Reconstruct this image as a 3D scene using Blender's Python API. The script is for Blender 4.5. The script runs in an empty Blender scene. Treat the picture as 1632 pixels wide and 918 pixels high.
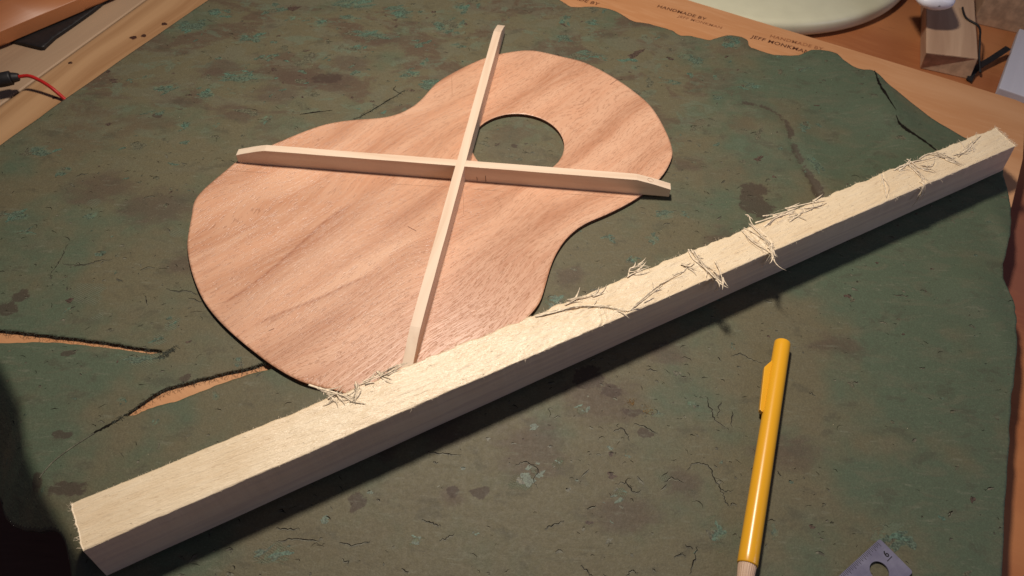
import bpy, bmesh, math, random
import numpy as np
from mathutils import Matrix, Vector

# ------------------------------------------------------------------ camera, light, exposure
S = 0.001                       # all measures below are millimetres
scene = bpy.context.scene
COL = scene.collection
rng = np.random.default_rng(7)
random.seed(7)

cam_data = bpy.data.cameras.new('camera')
cam = bpy.data.objects.new('camera', cam_data); COL.objects.link(cam)
cam.matrix_world = (Matrix.Translation((0, 0, 0.3128))
                    @ Matrix.Rotation(math.radians(90 - 52.938), 4, 'X')
                    @ Matrix.Rotation(math.radians(2.076), 4, 'Z'))
cam_data.sensor_width = 36.0
cam_data.lens = 36.0 * 1200.0 / 1632.0
cam_data.clip_start = 0.01
cam_data.clip_end = 20.0
cam_data.dof.use_dof = True
cam_data.dof.focus_distance = 0.36
cam_data.dof.aperture_fstop = 22.0
scene.camera = cam

world = bpy.data.worlds.new('World'); scene.world = world
world.use_nodes = True
bg = world.node_tree.nodes['Background']
bg.inputs['Color'].default_value = (0.68, 0.67, 1.0, 1)
bg.inputs['Strength'].default_value = 0.055

def lamp(name, kind, loc, target, energy, color, **kw):
    d = bpy.data.lights.new(name, kind); d.energy = energy; d.color = color
    for k, v in kw.items(): setattr(d, k, v)
    o = bpy.data.objects.new(name, d); COL.objects.link(o)
    o.location = loc
    o.rotation_euler = (Vector(target) - Vector(loc)).to_track_quat('-Z', 'Y').to_euler()
    return o
# the bench lamp hanging above and behind the work
lamp('bench_lamp', 'SPOT', (-0.03, 0.37, 0.49), (-0.02, 0.27, 0.0), 12.8, (1.0, 0.88, 0.75),
     spot_size=math.radians(130), spot_blend=1.0, shadow_soft_size=0.028)
# weak cool light of the room from the right
lamp('room_light', 'AREA', (0.95, -0.02, 0.52), (0.28, 0.36, 0.0), 1.4, (0.76, 0.76, 1.0), size=0.35)

scene.render.engine = 'CYCLES'
scene.cycles.use_denoising = True
scene.view_settings.view_transform = 'Standard'
scene.view_settings.look = 'None'
scene.view_settings.exposure = 0.0
scene.view_settings.gamma = 1.0

# ------------------------------------------------------------------ measures
D = {
 'sb_origin': [0.43,343.46],
 'sb_angle': 0.79253,
 'sb_outline': [[71.4,61.86],[81.2,44.6],[89.24,27.19],[91.55,1.74],[90.45,-15.48],[87.77,-29.87],[79.67,-46.84],[64.95,-67.22],[53.92,-73.26],[41.46,-76.79],[21.49,-78.38],[-1.36,-75.21],[-18.24,-71.2],[-32.45,-71.8],[-45.57,-75.98],[-54.83,-80.85],[-63.93,-86.59],[-73.77,-92.28],[-84.29,-94.75],[-107.94,-98.73],[-131.56,-100.62],[-139.96,-98.4],[-164.0,-90.53],[-173.0,-79.43],[-177.89,-66.1],[-182.9,-58.23],[-188.44,-48.46],[-193.07,-33.39],[-195.37,-20.69],[-197.07,-8.3],[-198.31,7.0],[-197.67,23.7],[-193.65,41.31],[-189.39,53.33],[-184.32,63.99],[-173.0,79.43],[-164.0,90.53],[-139.96,98.4],[-131.56,100.62],[-107.94,98.73],[-77.24,93.57],[-62.32,86.27],[-39.81,71.35],[-20.67,70.18],[1.06,77.47],[18.54,78.35],[41.88,76.32],[53.32,72.51]],
 'sb_hole': [0.0,0.11,28.0],
 'sb_lines': [[[-196.38,15.61],[-184.28,16.12],[-172.06,16.87],[-159.02,18.92],[-138.12,23.18],[-119.96,27.47],[-103.01,27.97]],[[-188.67,-5.54],[-173.66,-8.63],[-151.97,-14.36],[-135.21,-17.24],[-122.89,-20.76]],[[-106.13,1.02],[-85.38,0.76],[-67.19,-0.32],[-55.23,-0.57]],[[-189.45,49.35],[-183.92,49.44],[-178.05,48.7]],[[-190.9,40.45],[-184.93,39.45],[-178.68,38.82]],[[-187.43,-9.23],[-177.16,-10.06],[-167.97,-12.86]]],
 'sb_marks': [[[13.25,76.04],[0.85,61.47]],[[84.09,0.61],[92.47,0.9]],[[-90.45,-6.6],[-89.2,-12.11]],[[-140.1,98.17],[-123.95,80.6]],[[-77.21,25.7],[-54.98,1.91]],[[-50.41,-7.03],[-62.04,-20.7]],[[-45.91,-8.44],[-33.49,-22.54]],[[-7.59,-49.0],[16.11,-75.45]],[[-183.9,-13.78],[-181.06,-14.39]]],
 'bar': {"bf":[[-156.54,84.34],[290.61,335.93]],"tf":[[-156.18,86.16],[282.01,329.41]],"tb":[[-167.46,104.03],[276.22,345.04]]},
 'tufts': [[[[-85.79,159.55],[-79.2,157.37],[-70.74,154.98],[-66.64,152.73]],[[-84.07,159.01],[-77.65,156.21],[-69.9,154.71],[-65.99,153.66]],[[-66.2,161.91],[-65.05,157.95],[-65.4,151.59]],[[-64.62,160.43],[-64.5,156.14],[-66.52,153.64]],[[-77.54,155.61],[-74.42,153.02],[-75.74,151.46]],[[-76.58,153.23],[-73.18,155.18],[-71.45,152.84]]],[[[-64.35,160.44],[-57.25,163.84],[-51.69,167.22],[-47.35,172.19]],[[-62.97,162.05],[-56.38,165.45],[-49.87,170.16],[-45.12,171.96]],[[-57.77,167.6],[-55.29,165.49],[-52.7,166.55]]],[[[11.18,199.69],[20.47,202.59],[28.39,205.45],[41.05,207.1],[54.12,204.8]],[[12.62,200.82],[21.94,203.73],[32.22,206.34],[43.94,206.15],[53.51,204.41]]],[[[24.9,206.74],[29.36,209.48],[31.47,211.41]],[[26.41,209.72],[33.24,211.49],[39.83,213.63]]],[[[54.1,204.44],[62.99,213.57],[70.79,221.02],[81.8,228.42]],[[55.0,204.84],[64.15,213.25],[71.96,220.7]]],[[[56.05,225.69],[56.92,229.6],[59.45,230.89],[63.98,234.25]],[[56.51,228.03],[59.26,228.16],[61.81,229.83]],[[55.4,224.89],[57.93,226.55],[62.37,229.08]]],[[[87.18,243.77],[88.41,238.18],[93.26,232.46],[98.48,225.72],[101.46,223.18]],[[88.44,243.83],[90.8,237.49],[95.47,230.61],[100.65,223.91]],[[89.6,243.07],[92.37,235.18],[97.41,226.82]],[[82.39,233.92],[85.91,232.51],[88.96,235.02]],[[99.34,236.7],[100.9,230.08],[101.42,225.09]]],[[[119.19,268.58],[120.75,268.22],[121.53,263.03],[127.0,250.18],[130.36,240.95]],[[115.61,258.03],[120.01,249.85],[127.66,243.24],[128.64,240.06]],[[117.1,259.38],[122.51,255.4],[128.05,248.99],[130.03,242.55]],[[120.42,262.11],[125.5,254.28],[129.66,247.42]],[[129.55,250.3],[128.75,244.11],[128.96,240.08]]],[[[141.01,274.08],[150.82,277.26],[159.73,280.41]],[[128.2,268.14],[135.65,269.83],[144.14,273.34]],[[123.48,263.13],[133.28,267.52],[141.9,271.9]],[[127.57,260.74],[135.89,267.64],[143.7,271.1]],[[141.19,264.85],[146.55,269.04],[149.15,272.26]],[[140.8,267.88],[150.38,271.88],[161.77,279.15]],[[148.52,274.01],[157.08,275.77],[163.77,279.25]]],[[[198.69,302.54],[197.81,292.95],[196.88,284.55]]],[[[206.44,305.86],[215.75,310.76],[218.93,307.48],[220.76,299.82],[220.28,295.98]],[[209.09,305.5],[217.6,312.35],[227.68,315.87],[236.44,319.35]],[[216.36,315.28],[220.22,309.51],[222.43,307.66]],[[216.31,310.3],[219.27,301.66],[220.52,297.9]]],[[[223.43,315.65],[228.77,319.46],[234.07,320.75],[239.56,315.99],[243.73,311.72]],[[235.11,321.83],[240.22,318.04],[244.93,313.27]],[[223.33,310.66],[227.24,309.88],[229.65,310.99]],[[229.64,320.01],[236.11,318.33],[242.6,314.65]]],[[[246.07,318.85],[252.43,325.3],[260.55,332.49],[264.95,336.95]],[[247.47,320.95],[254.94,326.47],[258.91,331.88]],[[258.0,332.36],[257.11,325.55]],[[243.56,319.73],[249.42,321.56],[255.66,326.51]]]],
 'cracks': [[[11.8,199.64],[21.99,202.94],[29.34,205.06],[41.15,207.03],[54.22,204.37]],[[54.83,204.75],[63.7,213.16],[71.85,221.0],[81.67,228.35]],[[89.16,242.99],[92.94,233.17],[98.63,225.27]],[[118.25,261.1],[122.33,252.81],[129.03,242.44]],[[124.3,258.82],[128.75,251.45],[130.59,244.13]],[[199.66,303.51],[198.44,293.88],[197.25,284.51]],[[216.0,310.24],[219.3,305.01],[220.98,296.92]],[[246.51,318.82],[252.88,325.28],[260.46,331.92]],[[41.64,204.53],[42.87,199.24],[41.24,194.97]],[[141.31,265.67],[148.09,270.39],[150.28,273.15]],[[130.24,261.68],[138.21,268.14]],[[227.56,311.83],[229.36,310.93],[231.4,313.02]]],
 'hang': [[[101.97,223.14],[130.14,241.68],[219.71,294.96]]],
 'brB_front_top': [[-139.11,317.98],[-36.27,311.51],[48.57,306.81]],
 'brB_back_top': [[-140.37,323.7],[-65.9,318.39],[11.75,313.28],[48.77,311.44]],
 'brB_ends': [[-162.24,321.65],[88.0,305.07]],
 'brA_r': [[-45.11,194.38],[-29.56,308.56],[-18.28,408.11]],
 'brA_l': [[-49.54,194.18],[-35.03,308.28],[-23.85,407.78]],
 'brA_ends': [[-48.92,181.12],[-15.24,457.96]],
 'pencil': [[133.86,205.57],[99.23,96.9]],
 'clip': [[127.25,196.25],[121.98,190.39],[115.87,167.43],[116.85,166.05],[118.44,168.22],[124.21,188.4]],
 'ruler': [[157.94,110.96],[167.99,97.57],[138.05,95.77]],
 'ruler_hole': [[154.27,97.59]],
 'ruler6': [[158.6,104.6],[161.07,103.66],[158.53,101.65]],
 'droop': [[-349.4,232.18],[-290.41,205.11],[-255.22,189.3],[-241.76,182.78],[-221.98,160.64],[-209.61,137.74],[-195.91,120.87],[-176.4,101.3],[-158.26,83.11],[-135.87,64.1]],
 'mat': [[-226.69,486.22],[-249.8,442.99],[-271.48,401.04],[-290.9,362.42],[-307.44,328.99],[-335.59,274.8],[-323.0,237.58],[-307.98,206.39],[-250.53,199.36],[-239.48,198.73],[-228.15,197.38],[-215.5,196.46],[-202.76,195.18],[-189.96,193.55],[-178.72,191.87],[-166.94,190.22],[-173.25,189.05],[-184.25,190.19],[-196.84,191.45],[-207.79,192.24],[-218.77,193.04],[-232.41,192.81],[-247.22,191.81],[-312.07,198.26],[-331.84,169.83],[-301.54,149.65],[-268.16,141.9],[-242.27,129.25],[-233.68,120.27],[-222.56,113.62],[-205.77,107.7],[-184.81,102.39],[-179.92,95.04],[-178.1,87.47],[-175.52,74.84],[-164.74,63.51],[1.37,57.7],[192.15,70.63],[200.07,87.15],[204.88,97.61],[213.44,118.2],[222.93,141.11],[230.9,159.64],[239.11,179.44],[247.18,197.04],[255.1,215.7],[259.92,229.41],[261.72,239.49],[261.48,246.87],[262.88,256.21],[267.6,267.28],[274.75,281.13],[281.83,295.53],[286.42,306.93],[289.68,320.67],[292.29,334.91],[295.12,344.76],[293.09,352.94],[286.25,361.05],[278.87,368.14],[270.1,377.67],[262.15,386.89],[251.47,403.11],[243.52,416.22],[240.75,424.69],[237.71,429.23],[229.63,430.8],[221.71,438.58],[217.32,447.43],[211.82,449.94],[200.69,450.71],[190.89,445.16],[181.41,445.3],[172.94,446.21],[164.17,450.67],[158.94,453.23],[158.02,461.18],[153.26,464.57],[145.35,464.83],[138.81,462.22],[132.3,459.62],[123.01,462.74],[117.86,463.9],[111.64,463.52],[106.02,469.14],[98.39,473.19],[88.89,477.17],[80.05,478.92],[74.13,484.74],[67.25,491.37],[59.22,494.83],[49.2,495.79],[36.36,494.18],[32.31,497.93],[27.77,502.48],[21.82,513.61],[-16.37,537.6],[-112.98,544.44],[-190.1,544.62],[-204.92,525.92]],
 'tear': [[-175.15,155.46],[-171.68,158.8],[-167.44,163.51],[-164.45,166.92],[-160.65,169.74],[-153.4,173.06],[-142.74,177.24],[-134.53,179.99],[-124.77,182.83],[-114.54,186.76],[-112.73,184.03],[-124.75,179.02],[-135.3,173.81],[-144.03,169.09],[-152.24,164.13],[-159.39,161.89],[-164.96,159.39],[-170.17,155.98]],
 'slits': [[[238.57,429.28],[237.79,419.85],[237.38,411.96],[238.4,397.33],[239.33,384.42]],[[238.14,380.12],[239.28,374.22],[241.78,369.06],[246.45,363.51],[253.34,355.34],[258.88,348.37]],[[-102.44,362.71],[-93.16,371.56],[-83.5,382.46],[-73.9,393.02]],[[-136.31,366.18],[-128.89,368.38],[-116.83,371.45]],[[-174.94,154.83],[-178.47,151.85],[-182.87,148.24],[-187.21,144.68]],[[-75.48,389.14],[-81.39,394.5],[-79.68,397.15]],[[65.08,411.93],[68.41,412.12]]],
 'seam': [[-184.99,146.3],[-193.1,138.09],[-198.21,131.38],[-200.83,124.36]],
 'tear_edges': [[[-263.29,200.29],[-250.53,199.36],[-228.15,197.38],[-202.76,195.18],[-178.72,191.87],[-166.94,190.22],[-163.47,191.8]],[[-178.58,152.16],[-171.68,158.8],[-164.45,166.92],[-153.4,173.06],[-142.74,177.24],[-124.77,182.83],[-114.54,186.76]],[[-164.93,189.59],[-168.16,187.31],[-162.99,193.26]],[[-102.44,362.71],[-89.81,375.98],[-73.9,393.02]]],
 'teal': [[-123.5,488.8,18.0,5.6],[-86.1,479.4,11.2,7.0],[-44.0,488.3,6.3,5.5],[-48.4,467.9,11.5,6.8],[-55.3,460.7,3.9,4.5],[-64.8,423.8,2.9,5.5],[-56.7,404.3,9.0,6.5],[-71.7,410.0,9.1,4.6],[-141.7,464.4,5.2,7.6],[-159.9,467.1,6.6,3.8],[-120.7,471.0,8.8,3.8],[-100.3,452.1,13.0,5.9],[-71.0,443.0,6.4,3.6],[-43.0,443.3,6.4,2.9],[43.0,437.1,10.3,6.3],[56.5,434.4,3.0,2.8],[77.3,426.0,2.5,2.7],[111.1,441.8,5.2,2.9],[119.8,435.4,4.3,6.3],[130.2,417.7,2.5,3.4],[102.5,412.1,7.5,2.7],[113.8,420.7,2.5,5.4],[154.1,410.5,9.2,3.3],[189.2,430.5,7.7,2.8],[177.0,445.0,3.5,2.9],[146.1,454.6,7.9,5.9],[179.6,372.8,4.8,7.3],[179.2,337.7,2.7,8.9],[50.8,476.3,6.3,5.4],[30.7,478.9,4.5,7.7],[28.2,456.2,6.6,4.4],[-228.2,386.8,8.7,5.2],[-205.1,351.9,4.2,4.7],[-226.9,363.6,6.9,2.5],[-183.7,402.2,11.3,5.3],[-185.3,354.1,2.7,2.4],[-155.8,360.4,2.7,5.4],[-198.7,382.2,5.5,5.1],[-281.7,325.5,9.5,4.6],[-274.3,273.1,10.2,3.5],[-264.9,263.0,7.3,1.9],[-221.8,212.7,2.5,1.6],[-206.4,237.5,1.6,0.9],[-171.9,197.2,4.2,2.7],[-168.0,206.7,2.8,3.5],[-177.0,185.5,10.1,2.9],[-149.0,173.2,7.6,2.1],[-178.0,163.7,2.6,1.7],[-200.0,163.5,1.7,1.7],[-130.1,186.1,3.3,2.9],[-135.7,167.4,1.4,1.4],[-160.3,152.9,1.7,2.9],[7.7,131.4,4.7,4.3],[54.3,145.0,1.4,1.2],[-11.5,107.8,1.3,1.1],[-93.6,96.1,8.1,3.1],[49.9,126.5,3.8,2.5],[23.4,139.9,2.5,1.8],[110.4,204.6,0.9,2.2],[96.3,143.4,1.1,1.2],[89.1,111.0,3.7,7.5],[85.5,171.5,3.0,2.0],[20.9,227.9,6.5,5.2],[65.0,259.1,4.1,3.5],[85.0,292.1,5.0,3.9],[95.9,294.6,2.5,2.9],[76.4,273.9,3.5,3.7],[52.1,272.8,4.2,2.7],[-235.3,275.0,3.4,2.9],[-262.9,310.6,5.0,4.4],[163.0,111.0,8.0,5.0],[114.4,111.9,1.3,3.3],[70.3,166.0,2.6,1.6],[35.3,167.8,4.1,2.6],[-36.8,103.8,2.6,2.1],[12.3,137.4,2.5,2.6],[-278.4,403.3,7.3,5.5],[-262.0,428.0,8.3,5.8],[-231.8,455.1,10.8,6.8],[-185.3,443.3,10.6,5.8],[-214.2,471.3,9.7,6.3],[-175.5,477.6,8.9,5.5],[-167.9,423.2,6.7,4.2],[-115.3,436.8,5.9,3.5]],
 'brown': [[-142.5,401.3,22.3,11.8],[-117.8,400.8,12.2,9.1],[-197.5,408.0,16.3,9.5],[-208.8,375.4,9.8,5.6],[-155.2,384.6,15.9,8.8],[44.3,171.5,17.7,12.6],[12.2,146.4,16.9,14.6],[-30.9,155.5,14.3,8.8],[-52.0,141.8,5.0,6.6],[29.2,245.5,8.0,7.6],[-22.7,123.2,5.9,4.5],[161.7,208.7,12.7,6.9],[78.3,132.7,8.3,8.1],[-174.5,365.3,15.5,7.3],[-199.9,283.9,20.8,14.8],[-236.1,296.7,21.1,13.0],[52.6,117.7,16.1,8.2],[76.4,200.6,12.4,5.9],[114.7,275.8,10.5,7.4],[126.8,149.4,14.3,9.4],[-112.6,419.7,16.6,9.5],[-99.8,448.5,12.9,7.3],[-174.4,244.5,9.8,7.9],[100.3,334.6,11.4,5.5],[49.7,296.2,10.0,5.9]],
 'dark': [[140.4,315.7,9.6,4.7],[139.0,300.6,9.4,8.0],[136.9,305.5,8.0,11.2],[-62.5,118.9,4.3,3.6],[-22.3,125.5,3.2,3.4],[-10.3,124.8,3.0,3.1],[38.8,184.8,7.8,7.6],[48.9,176.7,5.4,4.7],[58.7,167.2,6.5,2.6],[63.1,156.1,4.0,1.9],[175.6,317.5,4.5,10.6],[-225.0,361.3,3.1,3.7],[-0.9,345.8,3.1,2.2],[6.0,347.3,1.5,1.1],[-126.2,402.2,10.2,5.2],[-250.2,220.5,4.4,4.2],[-252.5,212.5,4.3,4.1],[-201.0,123.5,3.7,4.2],[-187.4,119.8,7.9,3.5],[-154.5,176.8,2.9,2.1],[-212.4,188.3,3.6,1.9],[-198.9,145.8,4.4,2.6]],
 'soft': [[246.2,244.9,15.2,10.7],[201.6,131.6,16.7,10.3],[153.2,135.5,12.6,8.4],[205.3,398.6,16.6,19.7],[223.7,375.2,16.1,18.7],[241.1,353.0,19.6,11.9],[-208.7,142.3,13.8,19.4],[-207.1,174.6,17.5,10.8],[203.5,191.7,18.5,22.3],[208.9,253.7,20.4,13.5]],
 'weave': [[7.7,131.4,5.5,4.9],[49.9,126.5,4.4,3.4],[-177.0,185.5,10.7,3.7],[-171.9,197.2,5.5,3.4],[20.9,227.9,7.8,6.4],[-150.4,172.8,7.6,2.4],[-93.6,96.1,8.7,3.6],[-216.5,224.0,9.5,8.4],[-237.0,284.4,4.1,3.5],[-182.7,267.0,4.7,3.7],[-168.0,206.7,3.7,4.7],[-129.9,185.4,3.6,3.2],[23.4,139.9,2.8,2.4],[70.2,134.7,3.3,1.5],[-207.1,208.8,2.8,2.4]],
 'crease': [[145.21,393.38],[154.92,390.81],[163.78,383.91],[168.59,373.35],[169.49,357.69],[171.18,341.05],[174.63,326.77],[177.25,311.47],[179.08,300.16]],
 'crease2': [[242.66,379.17],[225.76,360.69],[209.1,348.53],[193.34,338.39]],
 'bumps': [[210.1,442.1,19.7,18.9],[146.5,457.6,13.3,10.4],[246.2,244.9,18.5,14.2],[232.6,393.9,24.8,26.2],[162.5,366.0,15.9,20.4],[242.7,358.7,15.8,12.0],[96.7,464.1,17.8,9.0],[275.2,288.1,7.2,20.3],[248.7,215.4,8.0,16.3],[-166.5,167.8,14.4,4.8],[-208.1,201.2,27.4,3.1]],
 'cracklines': [[[108.69,199.44],[113.57,201.1],[117.77,198.39],[123.6,196.48]],[[4.51,138.03],[7.79,140.23],[12.27,138.33],[14.51,136.65],[12.35,131.62],[14.57,128.84]],[[-93.48,101.2],[-85.97,102.51],[-75.47,101.85]],[[-35.45,143.64],[-28.36,142.72],[-19.94,142.44]],[[-34.52,112.32],[-29.65,111.16],[-26.37,109.94]],[[80.33,138.59],[83.53,142.27],[89.88,141.62],[92.3,134.67],[95.03,130.46],[99.89,130.07]],[[94.0,130.99],[95.25,126.22],[96.71,123.2]],[[81.08,105.43],[79.42,100.22],[76.63,93.83]],[[75.92,106.03],[79.09,104.06]],[[70.65,100.42],[73.67,102.06],[75.9,101.12]],[[47.98,130.96],[52.99,132.3],[55.96,127.56],[59.34,129.11]],[[17.35,110.21],[20.52,112.2],[25.83,114.01]],[[35.3,119.81],[39.38,121.06]],[[32.0,96.0],[34.49,93.59],[36.98,91.69]],[[50.99,92.19],[53.2,94.75],[55.14,93.32]],[[70.08,132.95],[73.07,135.39],[78.3,132.69]],[[-177.76,228.57],[-172.39,226.8],[-166.03,227.09],[-159.52,224.57]],[[-236.78,241.59],[-229.34,241.09],[-223.17,242.23],[-219.06,244.55],[-211.21,245.77]],[[-239.98,234.74],[-239.04,240.64],[-238.58,247.92],[-238.77,255.33]],[[-253.5,304.88],[-250.89,307.57],[-247.51,308.26]],[[-209.53,289.67],[-206.12,292.28],[-203.67,292.4]],[[58.21,160.37],[63.9,159.33],[68.78,155.74]],[[48.77,156.51],[52.87,157.94],[55.94,152.12]],[[-67.6,101.36],[-62.33,100.77],[-54.83,102.6]],[[-54.71,120.6],[-52.99,119.83]],[[-40.62,92.17],[-37.89,90.53]],[[93.5,176.84],[94.72,170.25],[96.29,164.46],[100.91,160.17]],[[100.5,173.79],[97.14,166.43]],[[105.11,169.03],[103.33,160.9]],[[120.9,140.15],[122.14,137.84]],[[165.86,187.33],[168.3,187.43]],[[200.43,196.86],[203.33,196.27]],[[200.0,240.79],[207.76,240.32]],[[-65.27,95.06],[-62.15,93.16]],[[-26.4,104.15],[-23.34,105.04],[-20.1,107.0]],[[-94.72,106.91],[-90.71,106.53],[-84.74,106.74]],[[66.33,190.16],[71.75,189.68]],[[82.73,187.34],[85.39,186.76]],[[102.44,198.82],[103.68,196.71]],[[-187.37,223.32],[-183.91,217.54]],[[143.29,180.57],[145.94,178.99]],[[-157.17,220.71],[-164.77,222.74]],[[-265.83,460.48],[-262.08,465.27],[-257.44,461.76]],[[-220.88,463.28],[-213.39,459.97]],[[-32.19,138.68],[-29.89,137.88]],[[190.75,123.37],[193.57,124.58],[190.76,121.72]]],
 'board': [[122.9,512.4],[205.4,473.48],[272.96,437.21]],
 'board2': [[310.4,375.49],[319.55,371.27],[311.44,352.02],[289.56,310.83]],
 'beam': [[-326.69,369.99],[-275.34,486.96],[-309.8,331.51],[-228.43,489.95]],
 'plank_pts': [[-359.02,442.91],[-356.54,437.26],[-323.23,427.2],[-320.15,440.92],[-305.47,474.14],[-301.68,486.23],[-322.99,484.87],[-353.04,449.15],[-359.64,444.33]],
 'text': [[[98.82,501.75],[133.2,486.87]],[[113.07,489.92],[143.2,477.1]],[[175.98,469.3],[211.28,455.65]],[[162.8,467.76],[200.67,451.06]],[[18.22,516.31],[56.06,500.65]]],
 'plate': [190.2,627.5,134.3],
 'blockA_base': [[289.33,463.87],[321.49,452.75]],
 'blockA_top': [[285.3,459.9],[320.46,455.5],[342.93,529.02],[300.32,503.41]],
 'blockB': [[349.92,522.65],[375.78,512.81]],
 'blockC': [[378.03,513.74],[333.53,436.62],[348.87,422.0]],
 'wire': [[329.25,516.61],[327.71,503.59],[333.29,492.91],[330.27,478.93],[328.51,466.18],[327.77,455.27]],
 'strap': [[319.23,449.62],[326.35,460.03],[341.08,471.14],[355.14,480.95]],
 'cup': [[299.88,503.86]],
 'redwire': [[-316.32,382.08,8.0],[-309.0,383.11,8.5],[-302.3,381.38,7.0],[-295.07,378.17,4.5],[-290.02,375.53,1.2],[-286.25,373.21,-1.2],[-284.42,371.98,-2.6]],
 'plug': [[-335.66,375.99],[-323.73,379.16],[-319.14,381.3],[-315.04,382.79]],
 'rag': [[-268.71,187.01],[-240.1,182.23],[-228.22,169.72],[-219.85,160.18],[-211.88,141.7],[-203.43,127.26],[-199.5,122.29],[-205.99,117.29],[-220.32,119.53],[-251.45,128.3]],
 'grit': [[65.1,167.4,2.9,2.6],[57.5,172.0,3.0,2.0],[28.1,170.8,5.9,3.3],[44.7,181.6,9.0,8.6]],
 'brown_edge': [[-363.64,410.58],[-347.12,428.85],[-329.83,447.97],[-310.16,469.63],[-292.77,488.96]],
 'black_poly': [[-375.32,441.89],[-355.26,435.53],[-322.21,425.84],[-319.14,439.52],[-304.5,472.64],[-300.73,484.7],[-293.31,505.6],[-361.55,513.78],[-401.02,478.29]],
 'cup_pts': [[278.32,486.48],[281.35,480.52],[285.48,476.98],[291.29,478.86],[306.6,488.28]],
 'knots': [[-266.7,441.84],[-260.19,444.41],[-250.4,459.05],[-298.46,412.01],[-294.68,376.07]],
}

# ------------------------------------------------------------------ helpers
def tag(o, label, cat, group=None):
    o['label'] = label; o['category'] = cat
    if group: o['group'] = group
    return o

def place(o, loc=(0, 0, 0), rz=0.0, parent=None):
    if parent is not None: o.parent = parent
    else:
        o.location = [v * S for v in loc]; o.rotation_euler = (0, 0, rz)
    return o

def obj(name, verts, faces, mats, parent=None, loc=(0, 0, 0), rz=0.0, smooth=False, midx=None):
    me = bpy.data.meshes.new(name)
    v = np.asarray(verts, float) * S
    me.from_pydata(v.tolist(), [], [list(map(int, f)) for f in faces])
    for m in (mats if isinstance(mats, (list, tuple)) else [mats]): me.materials.append(m)
    if midx is not None: me.polygons.foreach_set('material_index', np.asarray(midx, np.int32))
    me.polygons.foreach_set('use_smooth', np.full(len(me.polygons), smooth, bool))
    me.update()
    o = bpy.data.objects.new(name, me); COL.objects.link(o)
    return place(o, loc, rz, parent)

def empty(name, loc=(0, 0, 0), rz=0.0):
    o = bpy.data.objects.new(name, None); COL.objects.link(o); o.empty_display_size = 0.02
    return place(o, loc, rz)

def bm_obj(name, bm, mats, parent=None, loc=(0, 0, 0), rz=0.0, smooth=False):
    me = bpy.data.meshes.new(name)
    bmesh.ops.recalc_face_normals(bm, faces=bm.faces)
    bmesh.ops.scale(bm, vec=(S, S, S), verts=bm.verts)
    for f in bm.faces: f.smooth = smooth
    bm.to_mesh(me); bm.free()
    for m in (mats if isinstance(mats, (list, tuple)) else [mats]): me.materials.append(m)
    o = bpy.data.objects.new(name, me); COL.objects.link(o)
    return place(o, loc, rz, parent)

def hexa(base, top, bevel=0.0, seg=2):
    """solid between two matching rings of 3-D points"""
    bm = bmesh.new()
    b = [bm.verts.new(p) for p in base]; t = [bm.verts.new(p) for p in top]
    n = len(b)
    bm.faces.new(b[::-1]); bm.faces.new(t)
    for i in range(n): bm.faces.new((b[i], b[(i+1) % n], t[(i+1) % n], t[i]))
    if bevel: bmesh.ops.bevel(bm, geom=bm.edges[:], offset=bevel, segments=seg, profile=0.6, affect='EDGES')
    return bm

def ring(pts, z): return [(p[0], p[1], z) for p in pts]

def catmull(P, n, closed=True):
    P = np.asarray(P, float); N = len(P); out = []
    rngi = range(N) if closed else range(N-1)
    for i in rngi:
        if closed: p0, p1, p2, p3 = P[i-1], P[i], P[(i+1) % N], P[(i+2) % N]
        else: p0, p1, p2, p3 = P[max(i-1, 0)], P[i], P[i+1], P[min(i+2, N-1)]
        # centripetal form
        t0 = 0.0; t1 = t0 + max(np.linalg.norm(p1-p0), 1e-6)**.5; t2 = t1 + max(np.linalg.norm(p2-p1), 1e-6)**.5; t3 = t2 + max(np.linalg.norm(p3-p2), 1e-6)**.5
        for t in np.linspace(t1, t2, n, endpoint=False):
            A1 = (t1-t)/(t1-t0)*p0+(t-t0)/(t1-t0)*p1 if t1 > t0 + 1e-2 else p1
            A2 = (t2-t)/(t2-t1)*p1+(t-t1)/(t2-t1)*p2
            A3 = (t3-t)/(t3-t2)*p2+(t-t2)/(t3-t2)*p3 if t3 > t2 + 1e-2 else p2
            B1 = (t2-t)/(t2-t0)*A1+(t-t0)/(t2-t0)*A2; B2 = (t3-t)/(t3-t1)*A2+(t-t1)/(t3-t1)*A3
            out.append((t2-t)/(t2-t1)*B1+(t-t1)/(t2-t1)*B2)
    if not closed: out.append(P[-1])
    return np.array(out)

def seg_dist(pts, poly, closed=False):
    """distance and nearest point of pts (n,2) to a polyline"""
    P = np.asarray(poly, float); Q = np.roll(P, -1, 0) if closed else P[1:]; P = P if closed else P[:-1]
    best = np.full(len(pts), 1e9); near = np.zeros((len(pts), 2)); side = np.zeros(len(pts))
    for a, b in zip(P, Q):
        ab = b-a; L = max(ab@ab, 1e-9); t = np.clip(((pts-a)@ab)/L, 0, 1); q = a+t[:, None]*ab
        d = np.hypot(*(pts-q).T); m = d < best
        best[m] = d[m]; near[m] = q[m]; side[m] = np.sign(ab[0]*(pts[m, 1]-a[1])-ab[1]*(pts[m, 0]-a[0]))
    return best, near, side

def inside(pts, poly):
    x, y = pts[:, 0], pts[:, 1]; c = np.zeros(len(pts), bool)
    P = np.asarray(poly, float)
    for a, b in zip(P, np.roll(P, -1, 0)):
        if a[1] == b[1]: continue
        m = (a[1] > y) != (b[1] > y)
        xi = a[0]+(y-a[1])*(b[0]-a[0])/(b[1]-a[1])
        c ^= m & (x < xi)
    return c

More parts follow.
